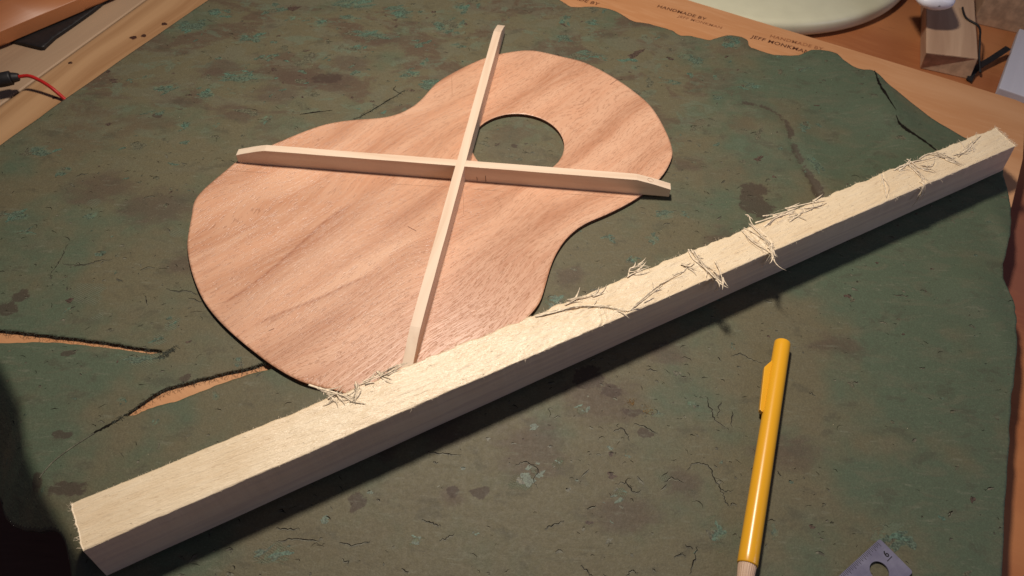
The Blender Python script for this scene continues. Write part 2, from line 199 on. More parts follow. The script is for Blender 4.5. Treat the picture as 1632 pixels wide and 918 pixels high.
def fbm(x, y, scale, seed, octaves=3):
    """cheap value noise, 0..1"""
    r = np.random.default_rng(seed); T = r.random((64, 64)); out = np.zeros_like(np.asarray(x, float)); amp = 1.0; tot = 0
    for k in range(octaves):
        X = x/scale*2**k+17.3*k; Y = y/scale*2**k+5.1*k
        ix = np.floor(X).astype(int); iy = np.floor(Y).astype(int); fx = X-ix; fy = Y-iy
        fx = fx*fx*(3-2*fx); fy = fy*fy*(3-2*fy)
        g = lambda i, j: T[i % 64, j % 64]
        out += amp*((g(ix, iy)*(1-fx)+g(ix+1, iy)*fx)*(1-fy)+(g(ix, iy+1)*(1-fx)+g(ix+1, iy+1)*fx)*fy)
        tot += amp; amp *= .5
    return out/tot

def sheet(name, outer, holes, step, zfun, thick, mats, bottom=False, bounds=None, **kw):
    """a sheet cut to an outline, edges snapped onto it, with a real thickness"""
    outer = np.asarray(outer, float)
    lo, hi = outer.min(0), outer.max(0)
    if bounds: lo = np.maximum(lo, bounds[:2]); hi = np.minimum(hi, bounds[2:])
    nx = int((hi[0]-lo[0])/step)+2; ny = int((hi[1]-lo[1])/step)+2
    gx = lo[0]-step*.5+step*np.arange(nx+1); gy = lo[1]-step*.5+step*np.arange(ny+1)
    cx, cy = np.meshgrid(gx[:-1]+step/2, gy[:-1]+step/2, indexing='ij')
    C = np.c_[cx.ravel(), cy.ravel()]
    ok = inside(C, outer)
    for h in holes: ok &= ~inside(C, h)
    ok = ok.reshape(nx, ny)
    vid = lambda i, j: i*(ny+1)+j
    I, J = np.nonzero(ok)
    Q = np.c_[vid(I, J), vid(I+1, J), vid(I+1, J+1), vid(I, J+1)]
    E = np.vstack([Q[:, [0, 1]], Q[:, [1, 2]], Q[:, [2, 3]], Q[:, [3, 0]]])
    key = np.sort(E, 1); key = key[:, 0].astype(np.int64)*10**8+key[:, 1]
    _, inv, cnt = np.unique(key, return_inverse=True, return_counts=True)
    BE = E[cnt[inv] == 1]
    used, qi = np.unique(Q, return_inverse=True); Q = qi.reshape(-1, 4)
    remap = {int(u): k for k, u in enumerate(used)}
    BE = np.array([[remap[int(a)], remap[int(b)]] for a, b in BE])
    V = np.c_[gx[used//(ny+1)], gy[used % (ny+1)]]
    bv = np.unique(BE)
    best, near, _ = seg_dist(V[bv], outer, True)
    for h in holes:
        d, n2, _ = seg_dist(V[bv], h, True); m = d < best; best[m] = d[m]; near[m] = n2[m]
    m = best < step*1.2; V[bv[m]] = near[m]
    z = zfun(V[:, 0], V[:, 1])
    top = np.c_[V, z]
    low = top[bv].copy(); low[:, 2] -= thick
    bidx = np.full(len(V), -1); bidx[bv] = len(V)+np.arange(len(bv))
    W = np.c_[BE[:, 1], BE[:, 0], bidx[BE[:, 0]], bidx[BE[:, 1]]]
    verts = np.vstack([top, low]); faces = np.vstack([Q, W])
    nt, nw = len(Q), len(W)
    if bottom:
        off = len(verts); bt = top.copy(); bt[:, 2] -= thick
        verts = np.vstack([verts, bt]); faces = np.vstack([faces, (Q+off)[:, ::-1]])
    me = bpy.data.meshes.new(name)
    nv, nf = len(verts), len(faces)
    me.vertices.add(nv); me.vertices.foreach_set('co', (verts*S).astype(np.float32).ravel())
    me.loops.add(nf*4); me.loops.foreach_set('vertex_index', faces.astype(np.int32).ravel())
    me.polygons.add(nf); me.polygons.foreach_set('loop_start', (np.arange(nf)*4).astype(np.int32))
    try: me.polygons.foreach_set('loop_total', np.full(nf, 4, np.int32))
    except Exception: pass
    sm = np.zeros(nf, bool); sm[:nt] = True; me.polygons.foreach_set('use_smooth', sm)
    for mm in (mats if isinstance(mats, (list, tuple)) else [mats]): me.materials.append(mm)
    if len(me.materials) > 1:
        mi = np.zeros(nf, np.int32); mi[nt:nt+nw] = 1; me.polygons.foreach_set('material_index', mi)
    me.update(calc_edges=True); me.validate()
    o = bpy.data.objects.new(name, me); COL.objects.link(o)
    place(o, kw.get('loc', (0, 0, 0)), kw.get('rz', 0.0), kw.get('parent'))
    return o, verts[:, :2]

def add_mask(o, name, rgb):
    at = o.data.attributes.new(name, 'FLOAT_COLOR', 'POINT')
    a = np.ones((len(o.data.vertices), 4), np.float32); a[:, :rgb.shape[1]] = rgb
    at.data.foreach_set('color', a.ravel())

class Mesh:                                    # collects tubes and slivers for ONE mesh
    def __init__(s): s.v = []; s.f = []
    def tube(s, pts, r0, r1=None, n=5, cap=True, flat=1.0):
        P = np.asarray(pts, float); m = len(P); r1 = r0 if r1 is None else r1; base = len(s.v)
        T = np.gradient(P, axis=0)
        for i in range(m):
            t = T[i]/max(np.linalg.norm(T[i]), 1e-9)
            up = np.array([0, 0, 1.0]) if abs(t[2]) < .95 else np.array([1.0, 0, 0])
            a = np.cross(t, up); a /= np.linalg.norm(a); b = np.cross(a, t)
            r = r0+(r1-r0)*i/(m-1)
            for k in range(n):
                w = 2*math.pi*k/n; s.v.append(P[i]+a*math.cos(w)*r+b*math.sin(w)*r*flat)
        for i in range(m-1):
            for k in range(n):
                a = base+i*n+k; b = base+i*n+(k+1) % n; s.f.append((a, b, b+n, a+n))
        if cap: s.f.append(tuple(base+k for k in range(n))[::-1]); s.f.append(tuple(base+(m-1)*n+k for k in range(n)))
    def sliver(s, pts, width, zf, dz):
        """flat tapering crack along a 2-D polyline"""
        P = np.asarray(pts, float); m = len(P); base = len(s.v)
        T = np.gradient(P, axis=0); T /= np.maximum(np.linalg.norm(T, axis=1), 1e-9)[:, None]; N = np.c_[-T[:, 1], T[:, 0]]
        w = width*np.sin(np.linspace(0.08, math.pi-0.08, m))*(0.6+0.8*rng.random(m))
        L = P+N*w[:, None]/2; R = P-N*w[:, None]/2
        zl = zf(L[:, 0], L[:, 1])+dz; zr = zf(R[:, 0], R[:, 1])+dz
        for i in range(m): s.v.append((L[i, 0], L[i, 1], zl[i])); s.v.append((R[i, 0], R[i, 1], zr[i]))
        for i in range(m-1): s.f.append((base+2*i+1, base+2*i+3, base+2*i+2, base+2*i))
    def build(s, name, mats, parent=None, smooth=True, **kw): return obj(name, s.v, s.f, mats, parent, smooth=smooth, **kw)

def lathe(prof, n=40, ridges=0, amp=0.0):
    """profile [(x, r)] turned about the x axis"""
    v = []; f = []
    for x, r in prof:
        for k in range(n):
            a = 2*math.pi*k/n; rr = r*(1+(amp*(0.5+0.5*math.cos(ridges*a)) if ridges else 0)); v.append((x, math.cos(a)*rr, math.sin(a)*rr))
    m = len(prof)
    for i in range(m-1):
        for k in range(n):
            a = i*n+k; b = i*n+(k+1) % n; f.append((a, a+n, b+n, b))
    f.append(tuple(range(n))); f.append(tuple((m-1)*n+k for k in range(n))[::-1])
    return v, f

# ------------------------------------------------------------------ materials
class NT:
    def __init__(s, name):
        s.m = bpy.data.materials.new(name); s.m.use_nodes = True; s.t = s.m.node_tree; s.bsdf = s.t.nodes['Principled BSDF']
    def n(s, typ, **kw):
        nd = s.t.nodes.new(typ)
        for k, v in kw.items():
            if k.startswith('_'): setattr(nd, k[1:], v)
        for k, v in kw.items():
            if k.startswith('_'): continue
            key = int(k[1:]) if k[0] == 'i' and k[1:].isdigit() else k.replace('__', ' ')
            s.set(nd.inputs[key], v)
        return nd
    def set(s, inp, v):
        if isinstance(v, bpy.types.NodeSocket): s.t.links.new(v, inp)
        elif isinstance(v, tuple) and len(v) == 3 and inp.type == 'RGBA': inp.default_value = (*v, 1)
        else: inp.default_value = v
    def math(s, op, a, b=0.0, c=0.0, clamp=False):
        nd = s.n('ShaderNodeMath', _operation=op, _use_clamp=clamp); s.set(nd.inputs[0], a); s.set(nd.inputs[1], b)
        if op in ('MULTIPLY_ADD',): s.set(nd.inputs[2], c)
        return nd.outputs[0]
    def step(s, v, lo, hi, a=0.0, b=1.0):
        nd = s.n('ShaderNodeMapRange', _interpolation_type='SMOOTHSTEP'); s.set(nd.inputs[0], v)
        for i, q in enumerate((lo, hi, a, b)): s.set(nd.inputs[i+1], q)
        return nd.outputs[0]
    def mix(s, f, a, b):
        nd = s.n('ShaderNodeMix', _data_type='RGBA'); s.set(nd.inputs[0], f); s.set(nd.inputs[6], a); s.set(nd.inputs[7], b); return nd.outputs[2]
    def noise(s, scale, vec=None, detail=3.0, rough=0.55, dist=0.0):
        nd = s.n('ShaderNodeTexNoise'); nd.inputs['Scale'].default_value = scale; nd.inputs['Detail'].default_value = detail
        nd.inputs['Roughness'].default_value = rough; nd.inputs['Distortion'].default_value = dist
        if vec is not None: s.t.links.new(vec, nd.inputs['Vector'])
        return nd.outputs[0]
    def coord(s, scale=(1, 1, 1), rot=(0, 0, 0), loc=(0, 0, 0)):
        tc = s.n('ShaderNodeTexCoord'); mp = s.n('ShaderNodeMapping'); s.t.links.new(tc.outputs['Object'], mp.inputs[0])
        mp.inputs['Scale'].default_value = scale; mp.inputs['Rotation'].default_value = rot; mp.inputs['Location'].default_value = loc
        return mp.outputs[0]
    def bump(s, h, strength, dist=0.0005, normal=None):
        nd = s.n('ShaderNodeBump'); nd.inputs['Strength'].default_value = strength; nd.inputs['Distance'].default_value = dist
        s.t.links.new(h, nd.inputs['Height'])
        if normal is not None: s.t.links.new(normal, nd.inputs['Normal'])
        return nd.outputs[0]
    def done(s, color, rough=0.6, normal=None, spec=0.5, metal=0.0):
        s.set(s.bsdf.inputs['Base Color'], color); s.set(s.bsdf.inputs['Roughness'], rough)
        s.set(s.bsdf.inputs['Specular IOR Level'], spec); s.set(s.bsdf.inputs['Metallic'], metal)
        if normal is not None: s.t.links.new(normal, s.bsdf.inputs['Normal'])
        return s.m

def plain(name, c, rough=0.5, spec=0.5, metal=0.0, var=0.12, scale=300.0, bump=0.0):
    n = NT(name); v = n.noise(scale, n.coord(), 4.0)
    dk = tuple(q*(1-var*2) for q in c); lt = tuple(min(1, q*(1+var)) for q in c)
    nm = n.bump(v, bump, 0.0004) if bump else None
    return n.done(n.mix(n.step(v, .3, .7), dk, lt), rough, nm, spec, metal)

def wood(name, light, dark, pore, freq=120.0, stretch=14.0, band=14.0, rough=0.55, pores=0.5, bumpk=0.25, seed=0.0, spec=0.35):
    """long grain along local x"""
    n = NT(name)
    warp = n.noise(6.0, n.coord((1, 2.5, 2.5), loc=(seed, seed, 0)), 2.0)
    wv = n.n('ShaderNodeVectorMath', _operation='SCALE'); n.t.links.new(n.n('ShaderNodeCombineXYZ', Y=warp).outputs[0], wv.inputs[0]); wv.inputs['Scale'].default_value = 0.03
    ad = n.n('ShaderNodeVectorMath', _operation='ADD'); n.t.links.new(n.coord((1, 1, 1), loc=(seed, 0, 0)), ad.inputs[0]); n.t.links.new(wv.outputs[0], ad.inputs[1])
    mp = n.n('ShaderNodeMapping'); n.t.links.new(ad.outputs[0], mp.inputs[0]); mp.inputs['Scale'].default_value = (1/stretch, 1, 1)
    b = n.noise(band*4, mp.outputs[0], 3.0, 0.5); f = n.noise(freq*6, mp.outputs[0], 3.0, 0.6)
    c = n.mix(n.step(b, .3, .7), dark, light)
    c = n.mix(n.math('MULTIPLY', n.step(f, .45, .7), .35), c, light)
    p = n.step(f, .33, .24); c = n.mix(n.math('MULTIPLY', p, pores), c, pore)
    return n.done(c, rough, n.bump(f, bumpk, 0.0003), spec)

M = {}
M['bench'] = wood('bench_wood', (.42, .17, .065), (.31, .105, .038), (.10, .04, .02), 60, 10, 5, .5, .4, seed=3.0)
M['shelf'] = wood('shelf_wood', (.24, .13, .085), (.17, .09, .058), (.05, .02, .01), 60, 10, 5, .6, .4, seed=7.0)
M['board'] = wood('board_wood', (.56, .31, .16), (.45, .21, .09), (.2, .08, .03), 70, 9, 6, .5, .25, seed=5.0)
M['beam'] = wood('pine', (.44, .265, .135), (.31, .165, .075), (.2, .09, .04), 45, 22, 16, .55, .35, seed=1.0)
M['plank'] = wood('plank_wood', (.42, .29, .185), (.33, .215, .135), (.12, .07, .05), 60, 16, 7, .6, .35, seed=9.0)
M['block'] = wood('block_wood', (.52, .35, .23), (.38, .235, .15), (.22, .12, .07), 45, 20, 30, .6, .3, seed=2.0)
M['endgrain'] = plain('end_grain', (.46, .30, .19), .75, .3, var=.12, scale=180, bump=.3)
M['maple'] = wood('pale_brace_wood', (.78, .635, .49), (.66, .49, .355), (.52, .35, .25), 70, 30, 30, .5, .4, seed=4.0, bumpk=.1)
M['pencilmark'] = plain('graphite', (.16, .07, .05), .7, .2)
M['fadedline'] = plain('faint_graphite', (.36, .19, .12), .7, .2)
M['black'] = plain('black_rubber', (.012, .011, .012), .55, .4, bump=.15)
M['leather'] = wood('red_brown_board', (.42, .165, .065), (.32, .11, .042), (.1, .03, .01), 20, 8, 5, .38, .15, seed=8.0)
M['red'] = plain('red_insulation', (.42, .015, .012), .38, .5, var=.05)
M['cream'] = plain('cream_plastic', (.60, .59, .43), .38, .5, var=.02, scale=60)
M['white'] = plain('white_plastic', (.8, .82, .9), .4, .5, var=.02)
M['bluewhite'] = wood('pale_blue_paint', (.54, .54, .61), (.46, .46, .53), (.3, .3, .4), 50, 10, 10, .6, .4, seed=6.0)
M['ink'] = plain('stamp_ink', (.10, .035, .018), .7, .2)
M['fadedink'] = plain('faded_stamp_ink', (.27, .11, .05), .7, .2)
M['rag'] = plain('dark_cloth', (.012, .014, .018), .9, .2, var=.4, scale=900, bump=.6)
M['crack'] = plain('crack_shade', (.010, .008, .006), .9, .1)  # near-black colour painting the shade inside nicks and slits
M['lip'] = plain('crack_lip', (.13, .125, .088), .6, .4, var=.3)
M['thread'] = plain('frayed_thread', (.10, .11, .085), .8, .3, var=.5, scale=2000)

# ------------------------------------------------------------------ the bench
SB = D['beam']
bd = np.array(SB[1])-np.array(SB[0]); bd /= np.linalg.norm(bd); bn = np.array([bd[1], -bd[0]])      # along the rail / towards the mat
rail0 = np.array(SB[0])
def railpt(a, w): return rail0+bd*a+bn*w
bl = [railpt(-560, 46), railpt(560, 46)]
DRP = np.array(D['droop'])
def inset(P, k):
    T = np.gradient(P, axis=0); T /= np.linalg.norm(T, axis=1)[:, None]
    return P+np.c_[-T[:, 1], T[:, 0]]*k
bench_edge = [tuple(p) for p in inset(DRP, 3.0)]
bench_poly = [tuple(railpt(-150, 46))]+bench_edge+[(-110, -150), (700, -150), (760, 760), bl[1]]
ang_b = math.radians(-27)
def to_local(pts, o, a):
    c, s_ = math.cos(a), math.sin(a); P = np.asarray(pts, float)[:, :2]-np.asarray(o[:2], float)
    return np.c_[P[:, 0]*c+P[:, 1]*s_, -P[:, 0]*s_+P[:, 1]*c]

def shade_bench(m):  # paints the plywood board's cast shadow dark purple on the bench beside it
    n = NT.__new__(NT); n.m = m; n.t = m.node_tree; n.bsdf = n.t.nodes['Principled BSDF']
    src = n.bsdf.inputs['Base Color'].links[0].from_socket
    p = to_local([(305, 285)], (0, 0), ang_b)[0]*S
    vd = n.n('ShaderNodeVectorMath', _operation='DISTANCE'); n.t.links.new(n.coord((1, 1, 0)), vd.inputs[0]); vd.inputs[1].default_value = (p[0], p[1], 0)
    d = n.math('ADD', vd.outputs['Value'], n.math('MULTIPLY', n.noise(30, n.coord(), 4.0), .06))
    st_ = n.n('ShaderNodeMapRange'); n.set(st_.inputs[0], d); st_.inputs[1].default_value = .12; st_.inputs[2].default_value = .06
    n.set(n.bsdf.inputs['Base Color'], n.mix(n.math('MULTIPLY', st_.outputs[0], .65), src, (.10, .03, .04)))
shade_bench(M['bench'])
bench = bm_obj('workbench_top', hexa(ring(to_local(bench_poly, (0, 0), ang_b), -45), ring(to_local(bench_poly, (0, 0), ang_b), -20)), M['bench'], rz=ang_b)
bench['kind'] = 'structure'
low = bm_obj('lower_shelf', hexa(ring([(-700, -200), (100, -200), (100, 330), (-700, 330)], -190), ring([(-700, -200), (100, -200), (100, 330), (-700, 330)], -170)), M['shelf'])
low['kind'] = 'structure'

E_ = D['board']; e0 = np.array(E_[0]); e1 = np.array(E_[2]); ed = (e1-e0)/np.linalg.norm(e1-e0)
R_ = [np.array(p) for p in D['board2']]
slab = [railpt(-140, 47.5)]+[tuple(p) for p in inset(DRP, 3.6)]+[(-105, -60), (150, -60), (196, 97), (278, 298), R_[3], R_[2], R_[1], R_[1]+np.array([14, 34.]), e1+ed*62, e1, e0, e0-ed*320, railpt(300, 47.5)]
sang = math.atan2(ed[1], ed[0])
board = empty('plywood_board', (0, 0, -19.9), sang)
bm_obj('panel', hexa(ring(to_local(slab, (0, 0), sang), 0), ring(to_local(slab, (0, 0), sang), 17.5), .35, 1), M['board'], parent=board)
tag(board, 'thin orange plywood board stamped HANDMADE BY lying under the green mat', 'board')

def text_mesh(name, s, p0, p1, z, mat, parent=None, squash=1.0, shear=0.0, fade=None):
    """lettering lying flat from baseline start p0 to end p1 (mm)"""
    cu = bpy.data.curves.new(name, 'FONT'); cu.body = s; cu.size = 1.0; cu.space_character = 1.08; cu.shear = shear; cu.offset = 0.02
    t = bpy.data.objects.new(name+'_tmp', cu); COL.objects.link(t)
    dg = bpy.context.evaluated_depsgraph_get(); dg.update()
    me = bpy.data.meshes.new_from_object(t.evaluated_get(dg)); me.name = name
    bpy.data.objects.remove(t); bpy.data.curves.remove(cu)
    co = np.zeros(len(me.vertices)*3); me.vertices.foreach_get('co', co); co = co.reshape(-1, 3)
    p0 = np.array(p0); p1 = np.array(p1); L = np.linalg.norm(p1-p0); dx = (p1-p0)/L; dy = np.array([-dx[1], dx[0]])
    k = L/co[:, 0].max(); co[:, 0] *= k; co[:, 1] *= k*squash
    P = p0+co[:, :1]*dx+co[:, 1:2]*dy
    if parent is not None: P = to_local(P, (parent.location.x/S, parent.location.y/S), parent.rotation_euler.z); z = z-parent.location.z/S
    out = np.c_[P, np.full(len(P), z)]*S; me.vertices.foreach_set('co', out.ravel()); me.materials.clear(); me.materials.append(mat); me.update()
    o = bpy.data.objects.new(name, me); COL.objects.link(o)
    if parent is not None: o.parent = parent
    return o
TX = D['text']
text_mesh('stamped_lettering', 'HANDMADE BY', *TX[0], -2.36, M['ink'], board, 1.0, .1)
text_mesh('stamped_lettering', 'JEFF MONKMAN', *TX[1], -2.36, M['fadedink'], board, 1.0, .1)
text_mesh('stamped_lettering', 'HANDMADE BY', *TX[2], -2.36, M['fadedink'], board, 1.0, .1)
text_mesh('stamped_lettering', 'JEFF MONKMAN', *TX[3], -2.36, M['ink'], board, 1.0, .1)
text_mesh('stamped_lettering', 'HANDMADE BY', *TX[4], -2.36, M['ink'], board, 1.0, .1)

# pine rail along the left side and the plank beyond it
ra = math.atan2(bd[1], bd[0])
def rail_profile(w, top, bot, r):
    pts = [(0.0, bot), (0.0, top-r)]+[(r-r*math.cos(a), top-r+r*math.sin(a)) for a in np.linspace(.2, math.pi/2, 6)]
    pts += [(w-1.2, top), (w, top-1.2), (w, bot)]
    return pts
def rail_mesh(L0, L1, prof):
    n = len(prof); v = [(L0, -w, z) for w, z in prof]+[(L1, -w, z) for w, z in prof]
    f = [tuple(range(n)), tuple(range(n, 2*n))[::-1]]+[(i, i+n, (i+1) % n+n, (i+1) % n) for i in range(n)]
    return v, f
rail = empty('pine_rail', (*rail0, 0), ra)
v, f = rail_mesh(-150, 420, rail_profile(45, -2.5, -42, 5.0))
o = obj('rail_body', v, f, M['beam'], rail, smooth=False)
tag(rail, 'pale pine rail with dark knots running along the left edge of the green mat', 'rail')
kn = Mesh()
def disc_knot(a, w, rx, ry, name='knot'):
    m = Mesh(); k = 14; base = 0
    vv = [(a, -w, -2.44)]+[(a+rx*math.cos(t)*(1+.25*math.sin(3*t+a)), -w+ry*math.sin(t)*(1+.2*math.cos(2*t+w)), -2.44) for t in np.linspace(0, 2*math.pi, k, endpoint=False)]
    ff = [(0, 1+i, 1+(i+1) % k) for i in range(k)]
    return obj(name, vv, ff, M['knot'], rail)
M['knot'] = plain('knot_dark', (.05, .02, .012), .6, .3)
M['knotpale'] = plain('knot_halo', (.20, .09, .035), .6, .3)

plank = empty('side_plank', (*railpt(0, -1.6), 0), ra)
obj('plank_body', *rail_mesh(-150, 420, [(-150, -40), (-150, -4.5), (-.8, -4.5), (0, -5.3), (0, -40)]), M['plank'], plank)
tag(plank, 'greyish brown plank behind the pine rail, beneath the black sheet', 'plank')

blk = sheet('black_sheet', np.array(D['black_poly']), [], 2.0, lambda x, y: -2.2+0*x+.5*np.sin(x/9)*np.sin(y/13), 1.8, M['black'])[0]
tag(blk, 'black rubber sheet with a pointed corner on the plank at top left', 'sheet')

be = np.array(D['brown_edge']); far = be+np.array([-60., 90.])
bpoly = list(map(tuple, be))+[tuple(far[-1]), tuple(far[0])]
da = be[3]-be[0]; ba = math.atan2(da[1], da[0])
lp = to_local(bpoly, (0, 0), ba)
brown = bm_obj('brown_board', hexa(ring(lp, -1.5), ring(lp, 8), 1.6, 3), M['leather'], rz=ba, smooth=True)
tag(brown, 'smooth red brown wooden board lying over the black sheet at top left', 'board')

# red lead with black plug
lead = empty('test_lead', (*D['plug'][2], 0))
o0 = np.array([*D['plug'][2], 0.])
W3 = catmull(np.array(D['redwire']), 8, False)-o0
m = Mesh(); m.tube(W3, 1.15, n=10); m.build('red_cable', M['red'], lead)
pg = np.array(D['plug']); P3 = catmull(np.c_[pg, [8, 8, 8, 7.6]], 5, False)-o0
m = Mesh(); m.tube(P3[:11], 4.6, 4.4, n=14); m.build('plug_body', M['black'], lead)
m = Mesh(); m.tube(P3[10:], 3.4, 2.2, n=14); m.build('strain_relief', M['black'], lead)
tag(lead, 'red cable with black plug lying across the pine rail', 'cable')

# ------------------------------------------------------------------ the green mat
BUMP = [2.2, 1.6, 3.2, 2.6, 2.2, 1.6, 1.2, 2.2, 1.6, .5, .4]
crease = catmull(D['crease'], 6, False); crease2 = catmull(D['crease2'], 6, False)
def mat_z(x, y):
    x = np.asarray(x, float); y = np.asarray(y, float); P = np.c_[x.ravel(), y.ravel()]
    z = -.35+.35*(fbm(P[:, 0], P[:, 1], 60, 3, 2)-.5)*1.4
    z = np.minimum(z, -.05)
    for (cx, cy, ex, ey), a in zip(D['bumps'], BUMP):
        z = z+a*np.exp(-((P[:, 0]-cx)/ex)**2-((P[:, 1]-cy)/ey)**2)
    near = (P[:, 0] > 90) & (P[:, 1] > 230)
    if near.any():
        d, _, sd = seg_dist(P[near], crease); z[near] += (-.55*np.exp(-(d/3.0)**2)+.8*np.exp(-((d-8)/8)**2)*(sd > 0))*np.clip((430-P[near, 1])/90, 0, 1)
        d, _, sd = seg_dist(P[near], crease2); z[near] += -.6*np.exp(-(d/3)**2)
        for sl in (D['slits'][0], D['slits'][1]):
            d, _, sd = seg_dist(P[near], sl); z[near] += 1.8*np.exp(-(d/12)**2)
    lf = (P[:, 0] < -90) & (P[:, 1] < 260)
    if lf.any():
        d, _, sd = seg_dist(P[lf], DRP); dd = np.where(sd < 0, d, 0); r = 6.0; s_ = 1.45
        z[lf] -= np.where(dd < r, s_*dd*dd/(2*r), s_*(dd-r/2))
    return z.reshape(x.shape)

def jag(P, amp, seed):
    P = np.asarray(P, float); r = np.random.default_rng(seed); T = np.roll(P, -1, 0)-np.roll(P, 1, 0); T /= np.maximum(np.linalg.norm(T, axis=1), 1e-9)[:, None]
    return P+np.c_[-T[:, 1], T[:, 0]]*(r.normal(0, amp, len(P)))[:, None]

def mat_material():
    n = NT('old_green_mat'); co = n.coord()
    a1 = n.n('ShaderNodeVertexColor', _layer_name='wear_shade'); s1 = n.n('ShaderNodeSeparateColor'); n.t.links.new(a1.outputs[0], s1.inputs[0])
    a2 = n.n('ShaderNodeVertexColor', _layer_name='tone'); s2 = n.n('ShaderNodeSeparateColor'); n.t.links.new(a2.outputs[0], s2.inputs[0])
    teal, brown_, dark = s1.outputs; green, weave, rub = s2.outputs
    big = n.noise(18, co, 4.0, .6); med = n.noise(90, n.coord((.6, 1.5, 1)), 5.0, .65, .6); fine = n.noise(420, co, 5.0, .65); grit = n.noise(1500, co, 3.0, .6)
    g = n.math('ADD', green, n.math('MULTIPLY', n.math('SUBTRACT', big, .5), 2.0))
    c = n.mix(n.step(g, .22, .78), (.120, .106, .060), (.076, .104, .064))
    bl = n.noise(40, n.coord((.75, 1.15, 1)), 9.0, .68, .5); bl2 = n.noise(28, n.coord((.7, 1.15, 1), loc=(.7, .3, 0)), 9.0, .68, .5); bl3 = n.noise(70, n.coord((.7, 1.2, 1), loc=(.2, .9, 0)), 9.0, .66, .5)
    c = n.mix(n.math('MULTIPLY', n.math('MULTIPLY', n.step(bl2, .50, .58), rub), .7), c, (.085, .052, .035))
    c = n.mix(n.math('MULTIPLY', n.math('MULTIPLY', n.step(bl, .52, .57), rub), .5), c, (.125, .125, .083))
    c = n.mix(n.math('MULTIPLY', n.math('MULTIPLY', n.step(bl3, .57, .60), rub), .55), c, (.112, .145, .098))
    c = n.mix(n.math('MULTIPLY', n.step(med, .48, .66), .38), c, (.124, .118, .076))
    c = n.mix(n.math('MULTIPLY', n.step(n.math('ADD', brown_, n.math('MULTIPLY', n.math('SUBTRACT', med, .5), 1.3)), .35, .95), .6), c, (.074, .047, .034))
    tn = n.noise(120, n.coord((.5, 1.2, 1)), 6.0, .65, 1.5)
    tl = n.step(n.math('ADD', teal, n.math('MULTIPLY', n.math('SUBTRACT', tn, .5), 3.4)), .62, .80)
    c = n.mix(n.math('MULTIPLY', tl, .38), c, (.108, .152, .102))
    tl2 = n.step(n.math('ADD', teal, n.math('MULTIPLY', n.math('SUBTRACT', fine, .5), 2.6)), .95, 1.15)
    c = n.mix(n.math('MULTIPLY', tl2, .45), c, (.115, .225, .145))
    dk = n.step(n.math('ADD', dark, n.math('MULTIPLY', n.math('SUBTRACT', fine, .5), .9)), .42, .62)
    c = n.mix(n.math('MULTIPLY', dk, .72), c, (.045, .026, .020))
    c = n.mix(n.math('MULTIPLY', n.step(n.noise(75, n.coord((.8, 1.2, 1), loc=(1.3, .4, 0)), 7.0, .68, .4), .46, .34), .45), c, (.058, .054, .035))
    # scuffs and specks
    sc = n.noise(260, n.coord((.35, 1.6, 1), rot=(0, 0, .5)), 4.0, .7)
    c = n.mix(n.math('MULTIPLY', n.step(sc, .58, .70), .38), c, (.17, .175, .125))
    sp = n.step(fine, .33, .25); c = n.mix(n.math('MULTIPLY', sp, .3), c, (.03, .024, .017))
    c = n.mix(n.math('MULTIPLY', n.step(grit, .60, .38), .25), c, (.035, .031, .020))
    c = n.mix(n.math('MULTIPLY', n.step(grit, .62, .76), .35), c, (.2, .19, .14))
    # canvas backing showing in the worn patches
    w1 = n.n('ShaderNodeTexWave', _wave_type='BANDS', _bands_direction='X'); w1.inputs['Scale'].default_value = 400; w1.inputs['Distortion'].default_value = 1.6
    n.t.links.new(n.coord(rot=(0, 0, .45)), w1.inputs['Vector'])
    w2 = n.n('ShaderNodeTexWave', _wave_type='BANDS', _bands_direction='Y'); w2.inputs['Scale'].default_value = 330; w2.inputs['Distortion'].default_value = 1.6
    n.t.links.new(n.coord(rot=(0, 0, .45)), w2.inputs['Vector'])
    wv = n.math('MULTIPLY', w1.outputs['Fac'], w2.outputs['Fac'])
    wm = n.step(n.math('ADD', weave, n.math('MULTIPLY', n.math('SUBTRACT', med, .5), 1.0)), .45, .6)
    c = n.mix(n.math('MULTIPLY', n.math('MULTIPLY', wm, n.step(tn, .3, .6)), .62), c, n.mix(wv, (.07, .08, .052), (.19, .20, .13)))
    hgt = n.math('ADD', n.math('MULTIPLY', fine, .6), n.math('ADD', n.math('MULTIPLY', med, .9), n.math('MULTIPLY', grit, .22)))
    hgt = n.math('ADD', hgt, n.math('MULTIPLY', n.math('MULTIPLY', wm, wv), .5)); hgt = n.math('SUBTRACT', hgt, n.math('MULTIPLY', tl, .35))
    r = n.math('ADD', .47, n.math('MULTIPLY', fine, .30))
    return n.done(c, r, n.bump(hgt, .45, .0006), .36)
M['mat'] = mat_material()
M['matedge'] = plain('mat_cut_edge', (.075, .07, .052), .85, .2, var=.4, scale=900, bump=.5)

outer = jag(catmull(D['mat'], 4), .18, 5)
tear = jag(catmull(D['tear'], 4), .18, 6)
matroot = empty('work_mat', (0, 0, 0))
sheet_o, mv = sheet('mat_sheet', outer, [tear], 1.0, mat_z, 2.2, [M['mat'], M['matedge']], parent=matroot, bounds=(-345, 10, 345, 560))
def ell(P, L, sharp=1.0):
    out = np.zeros(len(P))
    for i, (cx, cy, ex, ey) in enumerate(L):
        dx = (P[:, 0]-cx)/max(ex, 1.2); dy = (P[:, 1]-cy)/max(ey, 1.2); out = np.maximum(out, np.exp(-(dx*dx+dy*dy)*.8*sharp))
    return out
nz = fbm(mv[:, 0], mv[:, 1], 7, 11, 3)-.5; nz2 = fbm(mv[:, 0], mv[:, 1], 22, 12, 3)-.5
mvw = mv+np.c_[nz*6, (fbm(mv[:, 0], mv[:, 1], 7, 13, 3)-.5)*6]
